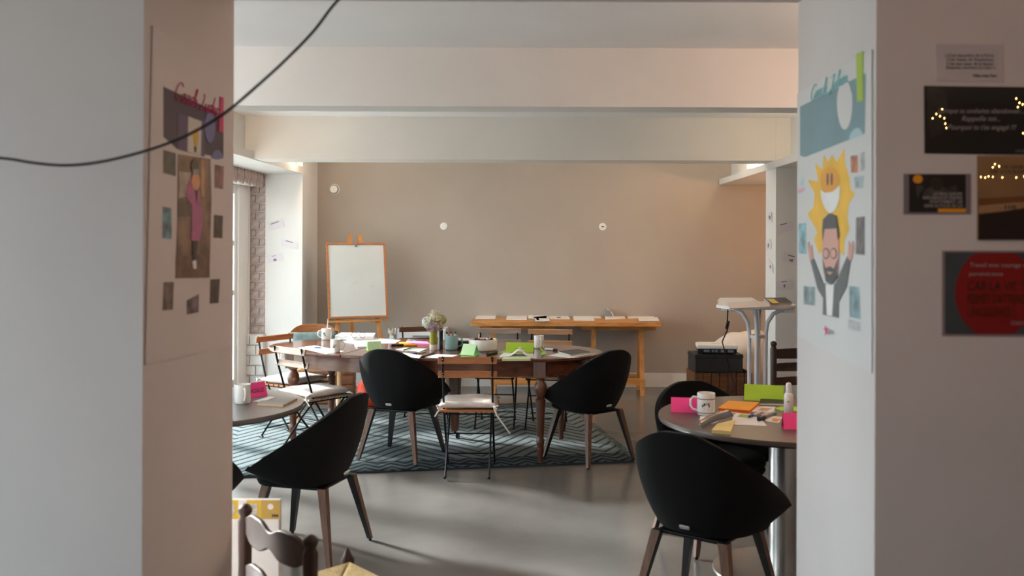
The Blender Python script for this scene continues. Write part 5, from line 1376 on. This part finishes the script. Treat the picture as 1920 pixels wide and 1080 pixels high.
# --- left round table
mug('plain white mug on the left round table', 450, 759, Z2, .098, .040, 300)
tent('neon pink folded card with handwritten name on the left round table', (467, 746), (502, 741), Z2, .078, .06, M_pink, written='ADALIE')
tent('neon pink folded card half hidden behind the left wall', (405, 750), (434, 748), Z2, .06, .05, M_pink)
flat('paper_slip', 'white paper slip before the pink handwritten card', 'paper', [(474, 753), (505, 744), (516, 745), (490, 755)], Z2, M_paper, .002)
book('kraft_notebook', 'pale notebook with tan edge at the rim of the left round table', [(482, 760), (490, 755), (558, 750), (531, 763)], Z2, .010, mat('grey_cover', (150, 144, 142), .6, var=.04), edge=mat('tan_edge', (214, 170, 120), .7, var=.06))
flat('paper_slip', 'white paper corner at the front of the left round table', 'paper', [(418, 782), (432, 784), (438, 788), (424, 792)], Z2, M_paper, .004)

# --- trestle table papers
Z3 = .755
k4 = lambda *p: cr((800, 560), 4.2667, p)
for lb, q in (('first white sheet from the left on the trestle table', ((388, 160), (405, 136), (556, 136), (548, 162))), ('second booklet from the left on the trestle table', ((636, 168), (645, 134), (806, 136), (800, 170))),
              ('third sheet on the trestle table, half under a photo booklet', ((815, 160), (810, 136), (960, 136), (960, 162))), ('photo booklet at the front edge of the trestle table', ((870, 184), (856, 150), (972, 140), (984, 182))),
              ('fifth sheet with a small dark print on the trestle table', ((985, 164), (974, 140), (1130, 138), (1146, 164))), ('sixth sheet on the trestle table', ((1178, 176), (1170, 140), (1340, 140), (1340, 176))),
              ('narrow sheet sticking out of the sixth on the trestle table', ((1342, 158), (1342, 142), (1384, 140), (1398, 156))), ('open magazine with raised page on the trestle table', ((1430, 168), (1424, 138), (1580, 134), (1590, 160))),
              ('eighth sheet near the right end of the trestle table', ((1612, 160), (1600, 140), (1810, 138), (1822, 156))), ('last booklet at the right end of the trestle table', ((1702, 180), (1688, 154), (1846, 152), (1862, 180)))):
    i_ = random.random()
    o = flat('paper_sheet', lb, 'paper', k4(*q), Z3 + (.0062 if 'photo booklet' in lb or 'last' in lb else 0), M_paper, .006, 'papers on the trestle table')
    if 'photo booklet' in lb: on_flat(o, k4((880, 172), (875, 154), (892, 152), (902, 172)), Z3 + .0122, M_print, 'printed_picture')
    if 'dark print' in lb: on_flat(o, k4((1040, 154), (1044, 146), (1074, 146), (1072, 154)), Z3 + .006, M_print, 'printed_picture')
    if 'magazine' in lb:
        w_ = .20; vs = []; fs = []
        for j_ in range(9):
            u = j_ / 8
            for yy in (-.10, .10): vs.append((-.09 + .10 * (1 - u) * 1.0 - .02 * math.sin(u * PI), yy, .006 + .085 * u ** .7))
        vs = [(-.015 - .075 * (j_ / 8) ** 1.3, yy, .006 + .085 * math.sin(j_ / 8 * PI / 2)) for j_ in range(9) for yy in (-.09, .09)]
        for j_ in range(8): fs.append((j_ * 2, j_ * 2 + 2, j_ * 2 + 3, j_ * 2 + 1))
        MB().add(vs, fs).build('raised_page', M_paper, o, smooth=80, solid=.002)

# --- tall table papers
Z4 = hz
k6 = lambda *p: cr((1290, 540), 9.0, p)
flat('paper_stack', 'white folder at the back of the tall table', 'paper stack', [(1345, 566), (1350, 560.5), (1410, 560), (1420, 566)], Z4, M_paper, .010)
flat('paper_stack', 'thick white paper pile at the left of the tall table', 'paper stack', [(1343, 577), (1350, 568), (1400, 567), (1440, 575), (1376, 581)], Z4, M_paper, .020)
flat('paper_stack', 'slanted white printed papers on top of the pile on the tall table', 'paper stack', [(1368, 580), (1362, 568), (1425, 566), (1446, 576)], Z4 + .0202, mat('warm_paper', (226, 216, 210), .7, var=.02), .006)
book('notebook', 'black notebook with yellow band on the tall table', [(1443, 571), (1432, 560.5), (1472, 560), (1485, 569)], Z4 + .012, .010, M_cover)
o = bpy.data.objects[-1] if False else [x for x in bpy.data.objects if x.get('label') == 'black notebook with yellow band on the tall table'][0]
P_ = [onZ(*q, Z4 + .022) for q in ((1450, 569), (1436, 560.6), (1450, 560.4), (1462, 568.5))]
MB().prism([(q.x - o.location.x, q.y - o.location.y) for q in P_], .0101, .0108).build('yellow_band', mat('yellow_band', (236, 196, 20), .5, var=.02), o)
flat('paper_stack', 'cream papers under the black and yellow notebook', 'paper stack', [(1436, 576), (1432, 564), (1470, 562), (1480, 572)], Z4, mat('warm_paper', (226, 216, 210)), .0118)
